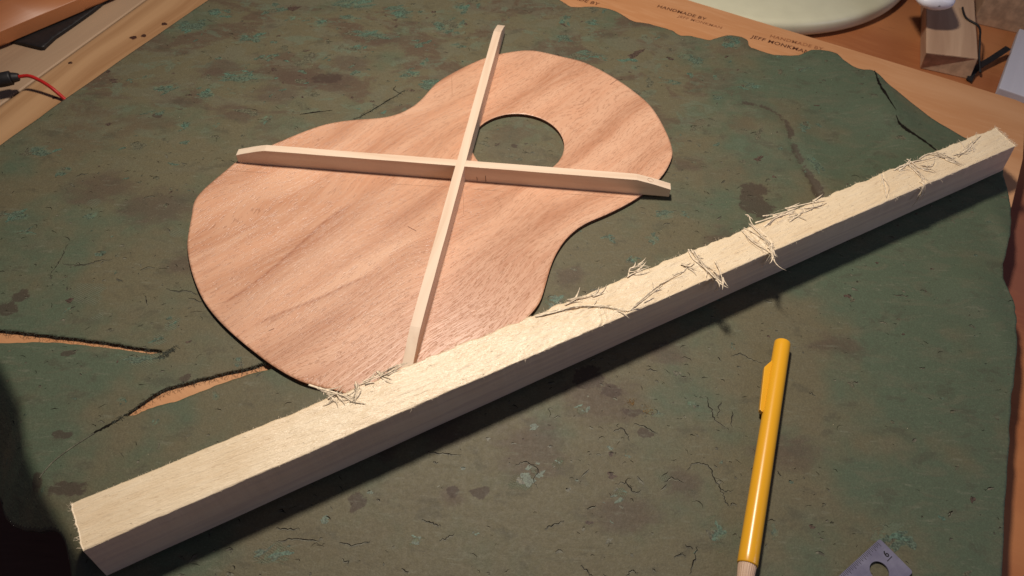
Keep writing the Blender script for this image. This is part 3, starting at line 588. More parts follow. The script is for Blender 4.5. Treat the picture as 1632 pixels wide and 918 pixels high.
teal_m = ell(mvw, D['teal']); brown_m = ell(mvw, D['brown'], .7); dark_m = ell(mvw, D['dark']); weave_m = ell(mvw, D['weave'])
soft_m = ell(mv, D['soft'], .7)
dcr, _, _ = seg_dist(mv, crease); dark_m = np.maximum(dark_m, (.62+.5*nz)*np.exp(-(dcr/(1.5+3.2*np.clip((435-mv[:, 1])/110, 0, 1)))**2)*(mv[:, 1] > 200))  # dark smudge and the fold's shadow painted into the mask along the creases
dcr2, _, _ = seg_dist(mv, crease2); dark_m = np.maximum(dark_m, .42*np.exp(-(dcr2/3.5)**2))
gr = .27+.5*np.clip((mv[:, 0]-70)/170, 0, 1)+.35*np.clip((-mv[:, 0]-110)/120, 0, 1)*np.clip((330-mv[:, 1])/120, 0, 1)+.35*soft_m+nz2*.4
add_mask(sheet_o, 'wear_shade', np.c_[teal_m, brown_m, dark_m]); add_mask(sheet_o, 'tone', np.c_[np.clip(gr, 0, 1.4), weave_m, np.clip((mv[:, 1]-300)/90, .12, 1)*np.clip((190-mv[:, 0])/90, .15, 1)])
tag(matroot, 'worn green and brown rubberised canvas mat with tears covering the bench', 'mat')

# nicks and cracks with their shade painted near-black, and flakes of the worn coating
board_uv = np.array(D['sb_outline'])
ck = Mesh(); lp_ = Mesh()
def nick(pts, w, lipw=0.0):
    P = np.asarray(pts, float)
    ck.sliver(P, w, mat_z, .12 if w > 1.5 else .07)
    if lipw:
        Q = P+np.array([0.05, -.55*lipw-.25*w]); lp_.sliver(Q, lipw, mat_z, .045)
def wob(P, n, amp):
    P = catmull(np.asarray(P, float), n, False); T = np.gradient(P, axis=0); T /= np.maximum(np.linalg.norm(T, axis=1), 1e-9)[:, None]
    return P+np.c_[-T[:, 1], T[:, 0]]*rng.normal(0, amp, len(P))[:, None]
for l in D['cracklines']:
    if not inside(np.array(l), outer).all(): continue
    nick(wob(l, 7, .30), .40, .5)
for l, w in zip(D['slits'], (1.9, 2.5, .9, .9, 1.2, .5, .4)): nick(wob(l, 7, .12), w)  # slits are not cut; black slivers paint the shade of their gaps
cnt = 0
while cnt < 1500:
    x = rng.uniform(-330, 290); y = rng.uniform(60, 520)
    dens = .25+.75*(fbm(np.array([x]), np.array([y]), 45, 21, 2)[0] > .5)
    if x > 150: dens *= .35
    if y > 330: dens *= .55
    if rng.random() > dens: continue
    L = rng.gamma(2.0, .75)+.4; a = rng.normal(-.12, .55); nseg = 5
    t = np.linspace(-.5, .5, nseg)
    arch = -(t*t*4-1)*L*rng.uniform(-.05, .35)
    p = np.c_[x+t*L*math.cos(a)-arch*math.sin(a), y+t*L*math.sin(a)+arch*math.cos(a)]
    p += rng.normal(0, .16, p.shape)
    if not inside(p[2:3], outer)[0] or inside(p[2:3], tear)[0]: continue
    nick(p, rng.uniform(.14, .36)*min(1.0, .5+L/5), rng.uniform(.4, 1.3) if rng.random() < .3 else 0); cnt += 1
M['flake0'] = plain('flake_olive', (.105, .102, .066), .5, .4, var=.3, scale=1200, bump=.3)
M['flake1'] = plain('flake_teal', (.086, .118, .083), .5, .4, var=.3, scale=1200, bump=.3)
M['flake2'] = plain('flake_bright_teal', (.085, .142, .102), .5, .4, var=.3, scale=1200, bump=.3)
M['flake3'] = plain('flake_brown', (.075, .050, .036), .6, .35, var=.3, scale=1200, bump=.3)
FL = [Mesh() for _ in range(4)]
def blob(k, x, y, rx, ry, a=0.0):
    m = FL[k]; n_ = 16; t = np.linspace(0, 2*math.pi, n_, endpoint=False)
    r = 1+.32*np.sin(2*t+rng.uniform(0, 6))+.22*np.sin(3*t+rng.uniform(0, 6))+.16*np.sin(5*t+rng.uniform(0, 6))+rng.normal(0, .13, n_)
    r = np.clip(r, .25, 1.8); X_ = rx*r*np.cos(t); Y_ = ry*r*np.sin(t)
    X_, Y_ = x+X_*math.cos(a)-Y_*math.sin(a), y+X_*math.sin(a)+Y_*math.cos(a)
    if not inside(np.c_[X_, Y_], outer).all() or inside(np.c_[X_, Y_], tear).any(): return
    dz = .02+.045*rng.random(); z = mat_z(X_, Y_)+dz; b0 = len(m.v)
    zc = float(mat_z(np.array([x]), np.array([y]))[0])+dz
    m.v.append((x, y, zc)); m.v += [tuple(p) for p in np.c_[X_, Y_, z]]
    m.f += [(b0, b0+1+i, b0+1+(i+1) % n_) for i in range(n_)]
for cx, cy, ex, ey in D['teal']:
    for _ in range(int(3+ex*ey/9)):
        q = rng.normal(0, .45, 2); s_ = rng.uniform(.18, .5)
        blob(1 if rng.random() < .72 else (2 if rng.random() < .5 else 0), cx+q[0]*ex, cy+q[1]*ey, max(.5, ex*s_), max(.4, ey*s_*rng.uniform(.5, 1)), rng.normal(.2, .4))
cnt = 0
while cnt < 700:
    x = rng.uniform(-330, 300); y = rng.uniform(60, 520)
    up = y > 330 and x < 150
    if rng.random() > (1.0 if up else .35)*(.3+.9*(fbm(np.array([x]), np.array([y]), 40, 23, 2)[0] > .5)): continue
    r_ = rng.gamma(1.8, .7)+.35 if up else rng.gamma(1.6, .45)+.3
    k_ = rng.choice(4, p=[.50, .26, .04, .20]); a_ = rng.normal(.25, .5); ry_ = r_*rng.uniform(.35, .8)
    blob(k_, x, y, r_, ry_, a_); cnt += 1
    if rng.random() < .4:
        t = np.linspace(.25, .75, 6)*math.pi+rng.normal(0, .4); pp_ = np.c_[x+r_*1.05*np.cos(t), y+ry_*1.1*np.sin(t)]
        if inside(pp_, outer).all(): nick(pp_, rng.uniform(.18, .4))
for k_, m_ in enumerate(FL):
    o = m_.build('coating_flakes', M['flake%d' % k_], matroot, smooth=False); o['kind'] = 'stuff'
o = ck.build('nick_crack_shade', M['crack'], matroot, smooth=False); o['kind'] = 'stuff'
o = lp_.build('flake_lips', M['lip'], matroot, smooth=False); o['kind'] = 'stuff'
M['gold'] = plain('gold_speck', (.55, .34, .10), .35, .6, metal=.6)
gs = Mesh()
for cx, cy, ex, ey in D['grit'][:2]:
    for _ in range(60):
        x, y = cx+rng.normal(0, .5)*ex, cy+rng.normal(0, .5)*ey; z = float(mat_z(np.array([x]), np.array([y]))[0])+.1; r_ = rng.uniform(.12, .3); b_ = len(gs.v)
        gs.v += [(x+r_*math.cos(t), y+r_*math.sin(t), z) for t in rng.uniform(0, 6)+np.array([0, 2.1, 4.2])]+[(x, y, z+r_*.8)]; gs.f += [(b_, b_+1, b_+3), (b_+1, b_+2, b_+3), (b_+2, b_, b_+3)]
o = gs.build('gold_specks', M['gold'], matroot, smooth=False); o['kind'] = 'stuff'
# raised seam at lower left
sm = catmull(D['seam'], 8, False); m = Mesh(); m.tube(np.c_[sm, mat_z(sm[:, 0], sm[:, 1])+.1], .35, .3, n=6); m.build('seam_edge', M['lip'], matroot)
# frayed threads along the tears
fr = Mesh()
for l in D['tear_edges']:
    P = catmull(l, 60, False)
    for p in P[::1]:
        if rng.random() < .5: continue
        a = rng.uniform(-2.6, -.3); L = rng.uniform(.8, 2.6); z = float(mat_z(p[:1], p[1:2])[0])
        q = p+rng.normal(0, .5, 2); k = rng.normal(0, .5, 2)
        fr.tube([(q[0], q[1], z+.1), (q[0]+math.cos(a)*L*.5+k[0]*.5, q[1]+math.sin(a)*L*.5, z+.5), (q[0]+math.cos(a)*L+k[0], q[1]+math.sin(a)*L+k[1]*.4, z-.1)], .10, .05, n=3, cap=False)
o = fr.build('frayed_threads', M['thread'], matroot); o['kind'] = 'stuff'

# ------------------------------------------------------------------ soundboard
def soundboard_material():
    n = NT('mahogany_plate'); co = n.coord()
    a1 = n.n('ShaderNodeVertexColor', _layer_name='growth'); s1 = n.n('ShaderNodeSeparateColor'); n.t.links.new(a1.outputs[0], s1.inputs[0])
    warp = n.noise(7, n.coord((.9, 2.2, 1)), 2.0)
    wv = n.n('ShaderNodeCombineXYZ', Y=n.math('MULTIPLY', warp, .05))
    ad = n.n('ShaderNodeVectorMath', _operation='ADD'); n.t.links.new(co, ad.inputs[0]); n.t.links.new(wv.outputs[0], ad.inputs[1])
    def st(sx, sy=1.0):
        mp = n.n('ShaderNodeMapping'); n.t.links.new(ad.outputs[0], mp.inputs[0]); mp.inputs['Scale'].default_value = (sx, sy, 1); return mp.outputs[0]
    band = n.noise(40, st(.10), 3.0, .5); band2 = n.noise(70, st(.10), 3.0, .55)
    fine = n.noise(700, st(.07), 3.0, .6); pore = n.noise(2300, st(.12), 2.0, .5)
    ribbon = n.noise(55, n.coord((.9, .35, 1)), 2.0, .5)
    c = n.mix(n.step(band, .34, .66), (.46, .218, .122), (.66, .366, .228))
    c = n.mix(n.math('MULTIPLY', n.step(band2, .48, .66), .5), c, (.72, .455, .305))
    c = n.mix(n.math('MULTIPLY', n.step(ribbon, .4, .7), .22), c, (.53, .28, .172))
    c = n.mix(n.math('MULTIPLY', n.step(fine, .35, .65), .30), c, (.70, .46, .315))
    c = n.mix(n.math('MULTIPLY', s1.outputs[0], .6), c, (.30, .105, .05))
    c = n.mix(n.math('MULTIPLY', n.step(pore, .44, .35), .42), c, (.30, .13, .07))
    hgt = n.math('ADD', n.math('MULTIPLY', fine, .7), n.math('MULTIPLY', n.step(pore, .3, .44), .8))
    return n.done(c, .38, n.bump(hgt, .4, .0004), .7)
M['soundboard'] = soundboard_material()
M['boardedge'] = plain('dark_cut_edge', (.10, .035, .018), .7, .3, var=.2)
so = D['sb_origin']; sa = D['sb_angle']
hx, hy, hr = D['sb_hole']
outl = catmull(D['sb_outline'], 7)
for _ in range(3): outl = .25*np.roll(outl, 1, 0)+.5*outl+.25*np.roll(outl, -1, 0)
holep = np.array([(hx+hr*math.cos(t), hy+hr*math.sin(t)) for t in np.linspace(0, 2*math.pi, 180, endpoint=False)])
sbr = empty('ukulele_soundboard', (*so, 0), sa)
sbo, sv = sheet('soundboard_plate', outl, [holep], 1.0, lambda x, y: 2.0+0*x, 2.0, [M['soundboard'], M['boardedge']], bottom=True, parent=sbr)
gl = np.zeros(len(sv))
for i, l in enumerate(D['sb_lines']):
    P = catmull(l, 8, False); d, nr, sd = seg_dist(sv, P); e = np.minimum(np.hypot(*(sv-P[0]).T), np.hypot(*(sv-P[-1]).T))
    s = .85*np.exp(-(d/.7)**2)+(.55*np.exp(-(d/(5.0 if i < 3 else 1.0)))*(sd < 0))
    if i == 2: s = .5*np.exp(-(d/5.5)**2)
    gl = np.maximum(gl, s*np.clip(e/12+.15, 0, 1))
add_mask(sbo, 'growth', np.c_[gl, gl, gl])
for l in D['sb_marks']:
    a, b = map(np.array, l); t = (b-a)/np.linalg.norm(b-a); q = np.array([-t[1], t[0]])
    faint = np.linalg.norm(b-a) > 12; q = q*(.10 if faint else .17)
    obj('pencil_line', [(*(a-q), 2.04), (*(b-q), 2.04), (*(b+q), 2.04), (*(a+q), 2.04)], [(0, 1, 2, 3)], M['fadedline'] if faint and 'fadedline' in M else M['pencilmark'], sbr)
tag(sbr, 'reddish mahogany ukulele soundboard blank with round soundhole lying on the mat', 'soundboard')

# ------------------------------------------------------------------ X braces
def brace(name, ends, width, h, z0, taper, notch_at, notch_top, label, angw, other):
    """bar with sloped ends, half-lapped at notch_at"""
    a, b = np.array(ends[0]), np.array(ends[1]); L = np.linalg.norm(b-a); ang = math.atan2(*(b-a)[::-1])
    root = empty(name, (*a, z0), ang)
    (t0, h0), (t1, h1) = taper
    nw = other/abs(math.sin(angw))/2+(-.06 if notch_top else .08); sk = 1/math.tan(angw)*width/2
    def zt(x):
        if x < t0: k = x/t0; return h0+(h-h0)*(.75*k+.25*math.sin(k*math.pi/2))
        if x > L-t1: k = (L-x)/t1; return h1+(h-h1)*(.75*k+.25*math.sin(k*math.pi/2))
        return h
    bm = bmesh.new()
    xs = sorted(set(list(np.linspace(0, t0, 9))+list(np.linspace(t0, notch_at-nw-.01, 12))+list(np.linspace(notch_at+nw+.01, L-t1, 12))+list(np.linspace(L-t1, L, 9))))
    rings = []
    def ringv(x, lo, hi, skew=0.0):
        wob_ = .12*math.sin(x*.21)+.1*math.sin(x*.53)
        return [bm.verts.new((x-skew, -width/2, lo)), bm.verts.new((x+skew, width/2, lo)), bm.verts.new((x+skew, width/2+wob_*.4, hi)), bm.verts.new((x-skew, -width/2+wob_*.4, hi))]
    seq = []
    for x in xs:
        if abs(x-(notch_at-nw-.01)) < 1e-6:
            seq.append(ringv(x, 0, zt(x), sk)); seq.append(ringv(x+.01, *( (0, h/2-.05) if notch_top else (h/2+.05, h)), sk))
        elif abs(x-(notch_at+nw+.01)) < 1e-6:
            seq.append(ringv(x-.01, *( (0, h/2-.05) if notch_top else (h/2+.05, h)), sk)); seq.append(ringv(x, 0, zt(x), sk))
        else: seq.append(ringv(x, 0, zt(x)))
    for p, q in zip(seq, seq[1:]):
        for k in range(4): bm.faces.new((p[k], p[(k+1) % 4], q[(k+1) % 4], q[k]))
    bm.faces.new(seq[0]); bm.faces.new(seq[-1][::-1])
    body = bm_obj('brace_body', bm, M['maple'], root)
    tag(root, label, 'brace', 'crossed pale braces on the soundboard')
    return root, a, ang, L
# B lies across the image, A runs up the image and crosses above it
fb = np.array(D['brB_front_top']); bb = np.array(D['brB_back_top']); eb = np.array(D['brB_ends'])
dB = (fb[2]-fb[0])/np.linalg.norm(fb[2]-fb[0]); nB = np.array([-dB[1], dB[0]])
off = ((fb-fb[0])@nB).mean(); wB = float(((bb-fb[0])@nB).mean()-off)
cB = fb[0]+nB*(off+wB/2)
B0 = cB+dB*((eb[0]-cB)@dB); B1 = cB+dB*((eb[1]-cB)@dB)
rA = np.array(D['brA_r']); lA = np.array(D['brA_l']); eA = np.array(D['brA_ends'])
mA = (rA+lA)/2; dA = (mA[2]-mA[0])/np.linalg.norm(mA[2]-mA[0]); cA = mA[1]
A0 = cA+dA*((eA[0]-cA)@dA); A1 = cA+dA*((eA[1]-cA)@dA)
nA = np.array([dA[1], -dA[0]]); wA = float(((rA-lA)@nA).mean())
# crossing
k = np.linalg.solve(np.c_[dB, -dA], A0-B0); ang_x = math.acos(dB@dA)
brB, *_ = brace('cross_brace', (B0, B1), wB, 11.15, 2.03, ((18, 5.9), (20, 5.6)), k[0], True, 'pale brace lying left to right, notched under the other, pencil marks on its side', ang_x, wA)
brA, *_ = brace('cross_brace', (A0, A1), wA, 11.3, 2.03, ((20, 5.0), (17, 5.0)), k[1], False, 'pale brace pointing away, passing over the other brace, near end behind the rough bar', -ang_x, wB)
print('brace widths', wB, wA, 'cross', k, math.degrees(ang_x))
# pencil ticks on the front face of B, and a small loop on its end
for dx, h0, h1 in ((9.5, 1.0, 3.8), (14.5, .5, 5.2)):
    x = k[0]+dx; y = -wB/2-.12
    obj('pencil_tick', [(x-.16, y, h0), (x+.16, y, h0), (x-.1, y, h1), (x-.4, y, h1)], [(0, 1, 2, 3)], M['pencilmark'], brB)
LB = np.linalg.norm(B1-B0); m = Mesh(); tt = np.linspace(0, 5.6, 16)
m.tube([(LB-12+1.7*math.cos(t), .2+1.3*math.sin(t), 5.6+5.55*(.75*((12-1.7*math.cos(t))/20)+.25*math.sin((12-1.7*math.cos(t))/20*math.pi/2))+.04) for t in tt], .12, .1, n=4); m.build('pencil_loop', M['fadedline'], brB)

# ------------------------------------------------------------------ the rough bar
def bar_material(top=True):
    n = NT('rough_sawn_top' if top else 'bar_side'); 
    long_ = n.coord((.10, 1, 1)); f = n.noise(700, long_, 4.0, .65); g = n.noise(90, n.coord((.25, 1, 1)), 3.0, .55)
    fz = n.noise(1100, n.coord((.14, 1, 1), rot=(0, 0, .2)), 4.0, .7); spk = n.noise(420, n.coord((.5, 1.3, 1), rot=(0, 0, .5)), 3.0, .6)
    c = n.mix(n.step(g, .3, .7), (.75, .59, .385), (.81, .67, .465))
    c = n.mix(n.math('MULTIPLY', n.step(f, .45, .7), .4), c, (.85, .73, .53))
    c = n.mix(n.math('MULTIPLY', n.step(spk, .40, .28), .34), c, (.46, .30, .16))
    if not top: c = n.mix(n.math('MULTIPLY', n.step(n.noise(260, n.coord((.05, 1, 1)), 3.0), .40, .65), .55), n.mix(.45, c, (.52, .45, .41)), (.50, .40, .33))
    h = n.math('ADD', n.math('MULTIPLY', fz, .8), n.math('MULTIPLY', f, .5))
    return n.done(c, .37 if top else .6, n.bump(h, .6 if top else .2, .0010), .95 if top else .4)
M['bartop'] = bar_material(); M['barside'] = bar_material(False)
M['fibre'] = plain('torn_fibre', (.82, .69, .51), .6, .35, var=.15, scale=800)
M['torn'] = plain('torn_groove', (.42, .26, .13), .8, .2, var=.2, scale=900)
B = D['bar']; bf = [np.array(p) for p in B['bf']]; tf = [np.array(p) for p in B['tf']]; tb = [np.array(p) for p in B['tb']]
bo = bf[0]; bdv = (bf[1]-bf[0])/np.linalg.norm(bf[1]-bf[0]); bang = math.atan2(bdv[1], bdv[0])
barroot = empty('rough_bar', (*bo, 0), bang)
loc2 = lambda p: to_local(np.atleast_2d(p), bo, bang)
F0, F1 = loc2(tf[0])[0], loc2(tf[1])[0]; K0, K1 = loc2(tb[0])[0], loc2(tb[1])[0]; G0, G1 = loc2(bf[0])[0], loc2(bf[1])[0]
Z0, Z1 = 2.2, 28.0-1.0
ns, nt_ = 760, 34
TX_ = np.linspace(0, 1, ns); 
verts = []; 
u = np.linspace(0, 1, nt_)
def bar_top(t, w):
    """t along 0..1, w across 0(front)..1(back) -> local x,y,z"""
    x = (F0[0]+(K0[0]-F0[0])*w)*(1-t)+(F1[0]+(K1[0]-F1[0])*w)*t
    y = (F0[1]+(K0[1]-F0[1])*w)*(1-t)+(F1[1]+(K1[1]-F1[1])*w)*t
    return x, y
tt, ww = np.meshgrid(TX_, u, indexing='ij')
X, Y = bar_top(tt, ww)
endf = np.clip(np.minimum(tt, 1-tt)/.004, 0, 1)
rough = np.clip((tt-.12)/.12, 0, 1)
Zt = Z1+(fbm(X*.3, Y, 3.2, 41, 3)-.5)*.3*(.35+rough)+(fbm(X*.12, Y, .9, 42, 2)-.5)*.45*(.3+.7*rough)
saw = np.exp(-((tt-.42)/.13)**2)
_a = .32; _u = X*math.cos(_a)+Y*math.sin(_a); _v = -X*math.sin(_a)+Y*math.cos(_a)
Zt += (.15+saw)*.6*(fbm(_u*.2, _v, 1.1, 43, 3)-.5)+(fbm(X, Y, 30, 44, 2)-.5)*.8
for l in D['cracks']:
    P = loc2(np.array(l)); d, _, _ = seg_dist(np.c_[X.ravel(), Y.ravel()], catmull(P, 5, False)); d = d.reshape(X.shape)
    Zt += -.45*np.exp(-(d/.45)**2)+.25*np.exp(-((d-1.0)/.6)**2)
# ragged long edges
eb_ = (fbm(X[:, -1], 0*X[:, -1], 5, 45, 5)-.5); ef_ = (fbm(X[:, 0], 0*X[:, 0], 4, 46, 5)-.5)
Yj = Y.copy(); Yj += (ww**6)*(eb_*(.5+1.7*rough[:, 0]))[:, None]-(1-ww)**8*(ef_*.45)[:, None]
Zt -= .35*(ww > .97)+.2*(ww < .02)
Xe = X+(fbm(Y, Y*0, 1.5, 47, 3)-.5)*.9*(1-endf)
top = np.c_[Xe.ravel(), Yj.ravel(), Zt.ravel()]
fc = []; mi = []
vid = lambda i, j: i*nt_+j
for i in range(ns-1):
    for j in range(nt_-1): fc.append((vid(i, j), vid(i+1, j), vid(i+1, j+1), vid(i, j+1))); mi.append(0)
verts = top.tolist(); base = len(verts); nh = 6
# front side, back side rows
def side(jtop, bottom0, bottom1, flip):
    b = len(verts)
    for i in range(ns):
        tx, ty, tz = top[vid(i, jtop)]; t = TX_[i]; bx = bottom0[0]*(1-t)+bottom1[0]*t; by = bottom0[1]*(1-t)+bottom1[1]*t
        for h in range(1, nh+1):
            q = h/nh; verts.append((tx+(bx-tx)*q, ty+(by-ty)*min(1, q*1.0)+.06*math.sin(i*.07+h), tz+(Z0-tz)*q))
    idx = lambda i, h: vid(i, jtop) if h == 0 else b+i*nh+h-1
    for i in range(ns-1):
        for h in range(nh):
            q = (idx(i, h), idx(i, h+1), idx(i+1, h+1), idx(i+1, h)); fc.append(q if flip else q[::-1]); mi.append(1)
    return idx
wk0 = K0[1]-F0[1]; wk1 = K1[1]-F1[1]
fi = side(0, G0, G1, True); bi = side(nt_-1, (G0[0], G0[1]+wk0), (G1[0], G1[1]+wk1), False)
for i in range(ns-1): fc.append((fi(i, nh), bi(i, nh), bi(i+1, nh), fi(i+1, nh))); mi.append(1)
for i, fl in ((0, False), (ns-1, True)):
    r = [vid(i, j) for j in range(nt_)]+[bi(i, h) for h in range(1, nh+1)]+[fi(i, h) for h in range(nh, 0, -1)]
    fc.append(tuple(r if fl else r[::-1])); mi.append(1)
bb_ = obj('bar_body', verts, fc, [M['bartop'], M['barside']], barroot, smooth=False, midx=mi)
bb_.data.polygons.foreach_set('use_smooth', np.array(mi) == 0)
tag(barroot, 'long rough-sawn pale square bar with torn fibres resting across soundboard and mat', 'bar')
# torn strands
def strand(m, P, r, lift, n=5):
    P = loc2(np.array(P)); k = len(P); Q = catmull(P, 7, False); t = np.linspace(0, 1, len(Q))
    z = Z1+.25+lift*np.sin(math.pi*np.clip(t*1.1, 0, 1))+rng.normal(0, .06, len(Q)); Q = Q+rng.normal(0, .05, Q.shape)
    m.tube(np.c_[Q, z], r, r*.45, n=n, flat=.22)
def splinter(m, p, a, L, w, lift):
    t = np.linspace(0, 1, 6); bend = rng.normal(0, .35)
    x = p[0]+L*t*np.cos(a+bend*t); y = p[1]+L*t*np.sin(a+bend*t); z = Z1+.10+lift*t**1.6*L*.35
    m.tube(np.c_[x, y, z], w/2, .05, n=4, flat=.22)
for ti, T in enumerate(D['tufts']):
    m = Mesh()
    for s_ in T:
        Pl = loc2(np.array(s_))
        for _ in range(3):
            i0 = rng.integers(0, len(Pl)-1); q0 = Pl[i0]+(Pl[i0+1]-Pl[i0])*rng.random()+rng.normal(0, .5, 2); dd = Pl[i0+1]-Pl[i0]
            splinter(m, q0, math.atan2(dd[1], dd[0])+rng.normal(0, .16), rng.uniform(3.5, 9.0), rng.uniform(.8, 2.2), rng.uniform(0, .3))
        strand(m, s_, rng.uniform(.3, .62), rng.uniform(.15, .6))
        for _ in range(1):
            J = np.array(s_)+rng.normal(0, .9, (len(s_), 2)); i0 = rng.integers(0, max(1, len(s_)-2)); J = J[i0:]
            if len(J) > 1: strand(m, J, rng.uniform(.07, .16), rng.uniform(.1, 1.1), 4)
    m.build('torn_fibres', M['fibre'], barroot)
# strands hanging over the front arris
for (hxp, hyp), nst, spread, ln in zip(D['hang'][0], (4, 9, 6), (1.0, 4.5, 2.6), (11, 8, 12)):
    m = Mesh(); p = loc2((hxp, hyp))[0]
    for q in range(nst):
        dx = rng.normal(0, spread); L = ln*rng.uniform(.55, 1.1); sgn = -1 if nst == 6 else .8
        y0 = F0[1]+(F1[1]-F0[1])*p[0]/500.
        pts = [(p[0]-dx*.1, y0+3.0, Z1+.4), (p[0]+dx*.1, y0+.6, Z1+.7), (p[0]+dx*.35+sgn*.6, y0-.9, Z1-.8), (p[0]+dx*.7+sgn*1.2, y0-1.5-rng.random(), Z1-L*.55), (p[0]+dx+sgn*1.6, y0-1.3-rng.random(), Z1-L)]
        m.tube(catmull(pts, 5, False), rng.uniform(.22, .42), .10, n=4)
    m.build('hanging_fibres', M['fibre'], barroot)
# fine fuzz over the top and along the edges
fz = Mesh()
def hair(x, y, z, a, L, r=.07, rise=.3):
    e = (x+math.cos(a)*L, y+math.sin(a)*L, z+L*rise); c = (x+math.cos(a+.3)*L*.5, y+math.sin(a+.3)*L*.5, z+L*rise*.8)
    fz.tube([(x, y, z-.1), c, e], r, r*.5, n=3, cap=False)
for q in range(1100):
    t = rng.random(); edge = rng.random() < .5
    w = (1.0 if rng.random() < .75 else 0.0) if edge else rng.random()
    if edge and w == 0 and rng.random() < .5: continue
    i = int(t*(ns-1)); j = int(w*(nt_-1)); x, y, z = top[vid(i, j)]
    a = rng.normal(0, .9)+(math.pi if rng.random() < .5 else 0) if not edge else rng.normal(math.pi/2 if w else -math.pi/2, 1.0)
    hair(x, y, z, a, (rng.gamma(2, .38)+.2)*(.45+.55*min(1, t*2.2)), rng.uniform(.05, .10), rng.uniform(.05, .45) if w else rng.uniform(-.5, .2))
for q in range(160):                              # whiskers at both sawn ends
    i = ns-1 if q < 135 else 0; j = rng.integers(0, nt_); x, y, z = top[vid(i, j)]
    hair(x, y, z, rng.normal(0 if i else math.pi, .8), rng.uniform(.4, 2.0), rng.uniform(.07, .14), rng.uniform(-.2, .6))
o = fz.build('wood_fuzz', M['fibre'], barroot); o['kind'] = 'stuff'

# ------------------------------------------------------------------ pencil
def glossy(name, c, rough=.28):
    n = NT(name); v = n.noise(150, n.coord((.2, 1, 1)), 3.0)
    return n.done(n.mix(v, tuple(q*.94 for q in c), c), rough, n.bump(n.noise(900, n.coord()), .03, .0002), .5)
M['yellow'] = glossy('yellow_plastic', (.80, .40, .02))
M['tip'] = plain('beige_plastic', (.55, .38, .27), .5, .4, var=.05)
M['steel'] = None
pc = [np.array(p) for p in D['pencil']]; pd = pc[1]-pc[0]; Lp = np.linalg.norm(pd); pa = math.atan2(pd[1], pd[0])
pen = empty('mechanical_pencil', (*pc[0], 4.15), pa)
r0, r1 = 3.85, 4.15
prof = [(.0, 3.1), (.0, 3.45), (.25, 3.72), (.8, 3.85), (4, 3.88), (30, 3.95), (70, 4.08), (Lp-4, 4.15), (Lp-.6, 4.14), (Lp-.15, 4.02), (Lp, 3.8)]
v, f = lathe(prof, 56); o = obj('barrel', v, f, M['yellow'], pen, smooth=True)
v, f = lathe([(Lp-.4, 3.35), (Lp+.2, 3.5), (Lp+6, 3.1), (Lp+13, 2.1), (Lp+18, 1.35), (Lp+18.6, 1.0)], 96, 24, .07); obj('ribbed_tip', v, f, M['tip'], pen, smooth=True)
v, f = lathe([(Lp+18.4, .55), (Lp+20.5, .45), (Lp+22.5, .25)], 12); obj('lead', v, f, M['pencilmark'], pen, smooth=True)
cl = to_local(D['clip'], pc[0], pa)
sgn = 1 if cl[2][1] > 0 else -1
cl[0][1] = sgn*2.6; cl[5][1] = max(abs(cl[5][1]), 3.4)*sgn
bm = hexa(ring(cl, -1.3), ring(cl, 1.3), .22, 2); bm_obj('clip', bm, M['yellow'], pen, smooth=False)
tag(pen, 'yellow plastic mechanical pencil with side clip lying on the mat', 'pencil')

# ------------------------------------------------------------------ steel rule
def steel():
    n = NT('brushed_steel'); f = n.noise(1600, n.coord((.06, 1, 1)), 3.0); b = n.noise(120, n.coord(), 4.0)
    c = n.mix(n.step(b, .3, .7), (.25, .24, .34), (.36, .35, .46))
    return n.done(c, n.math('ADD', .26, n.math('MULTIPLY', f, .14)), n.bump(f, .10, .0001), .5, .55)
M['steel'] = steel(); M['engrave'] = plain('engraved_black', (.012, .011, .014), .6, .3)
rc = [np.array(p) for p in D['ruler']]; ru = rc[2]-rc[0]; rw_ = rc[1]-rc[0]; wid = np.linalg.norm(rw_)
ra_ = math.atan2(ru[1], ru[0]); rl = empty('steel_rule', (*rc[0], .15), ra_)
ys = 1 if to_local([rc[1]], rc[0], ra_)[0][1] > 0 else -1
hc_ = to_local(D['ruler_hole'], rc[0], ra_)[0]
L6 = 160.
def rounded(x0, x1, y0, y1, r, n=6):
    P = []
    for cx, cy, a in ((x1-r, y1-r, 0), (x0+r, y1-r, math.pi/2), (x0+r, y0+r, math.pi), (x1-r, y0+r, 1.5*math.pi)):
        for t in np.linspace(0, math.pi/2, n): P.append((cx+r*math.cos(a+t), cy+r*math.sin(a+t)))
    return P
ro = rounded(0, L6, min(0, ys*wid), max(0, ys*wid), 1.1)
hol = [(hc_[0]+3.9*math.cos(t), hc_[1]+3.9*math.sin(t)) for t in np.linspace(0, 2*math.pi, 48, endpoint=False)]
bm = bmesh.new()
def loop(pts, z): 
    vs = [bm.verts.new((p[0], p[1], z)) for p in pts]; return vs, [bm.edges.new((vs[i], vs[(i+1) % len(vs)])) for i in range(len(vs))]
la, ea = loop(ro, .7); lb, eb2 = loop(hol, .7)
bmesh.ops.triangle_fill(bm, use_beauty=True, use_dissolve=False, edges=ea+eb2)
ext = bmesh.ops.extrude_face_region(bm, geom=bm.faces[:])
bmesh.ops.translate(bm, vec=(0, 0, -.65), verts=[e for e in ext['geom'] if isinstance(e, bmesh.types.BMVert)])
bm_obj('rule_blade', bm, M['steel'], rl)
gm = Mesh()
for q in range(60):
    x = 2.2+q*.79375; Lt = 1.5 if q % 2 else 2.0
    if q % 4 == 0: Lt = 2.4
    b = len(gm.v); y0 = ys*.05; y1 = ys*Lt
    gm.v += [(x-.1, y0, .72), (x+.1, y0, .72), (x+.1, y1, .72), (x-.1, y1, .72)]; gm.f.append((b, b+1, b+2, b+3))
o = gm.build('graduation_marks', M['engrave'], rl, smooth=False); o['kind'] = 'stuff'
r6 = [np.array(p) for p in D['ruler6']]
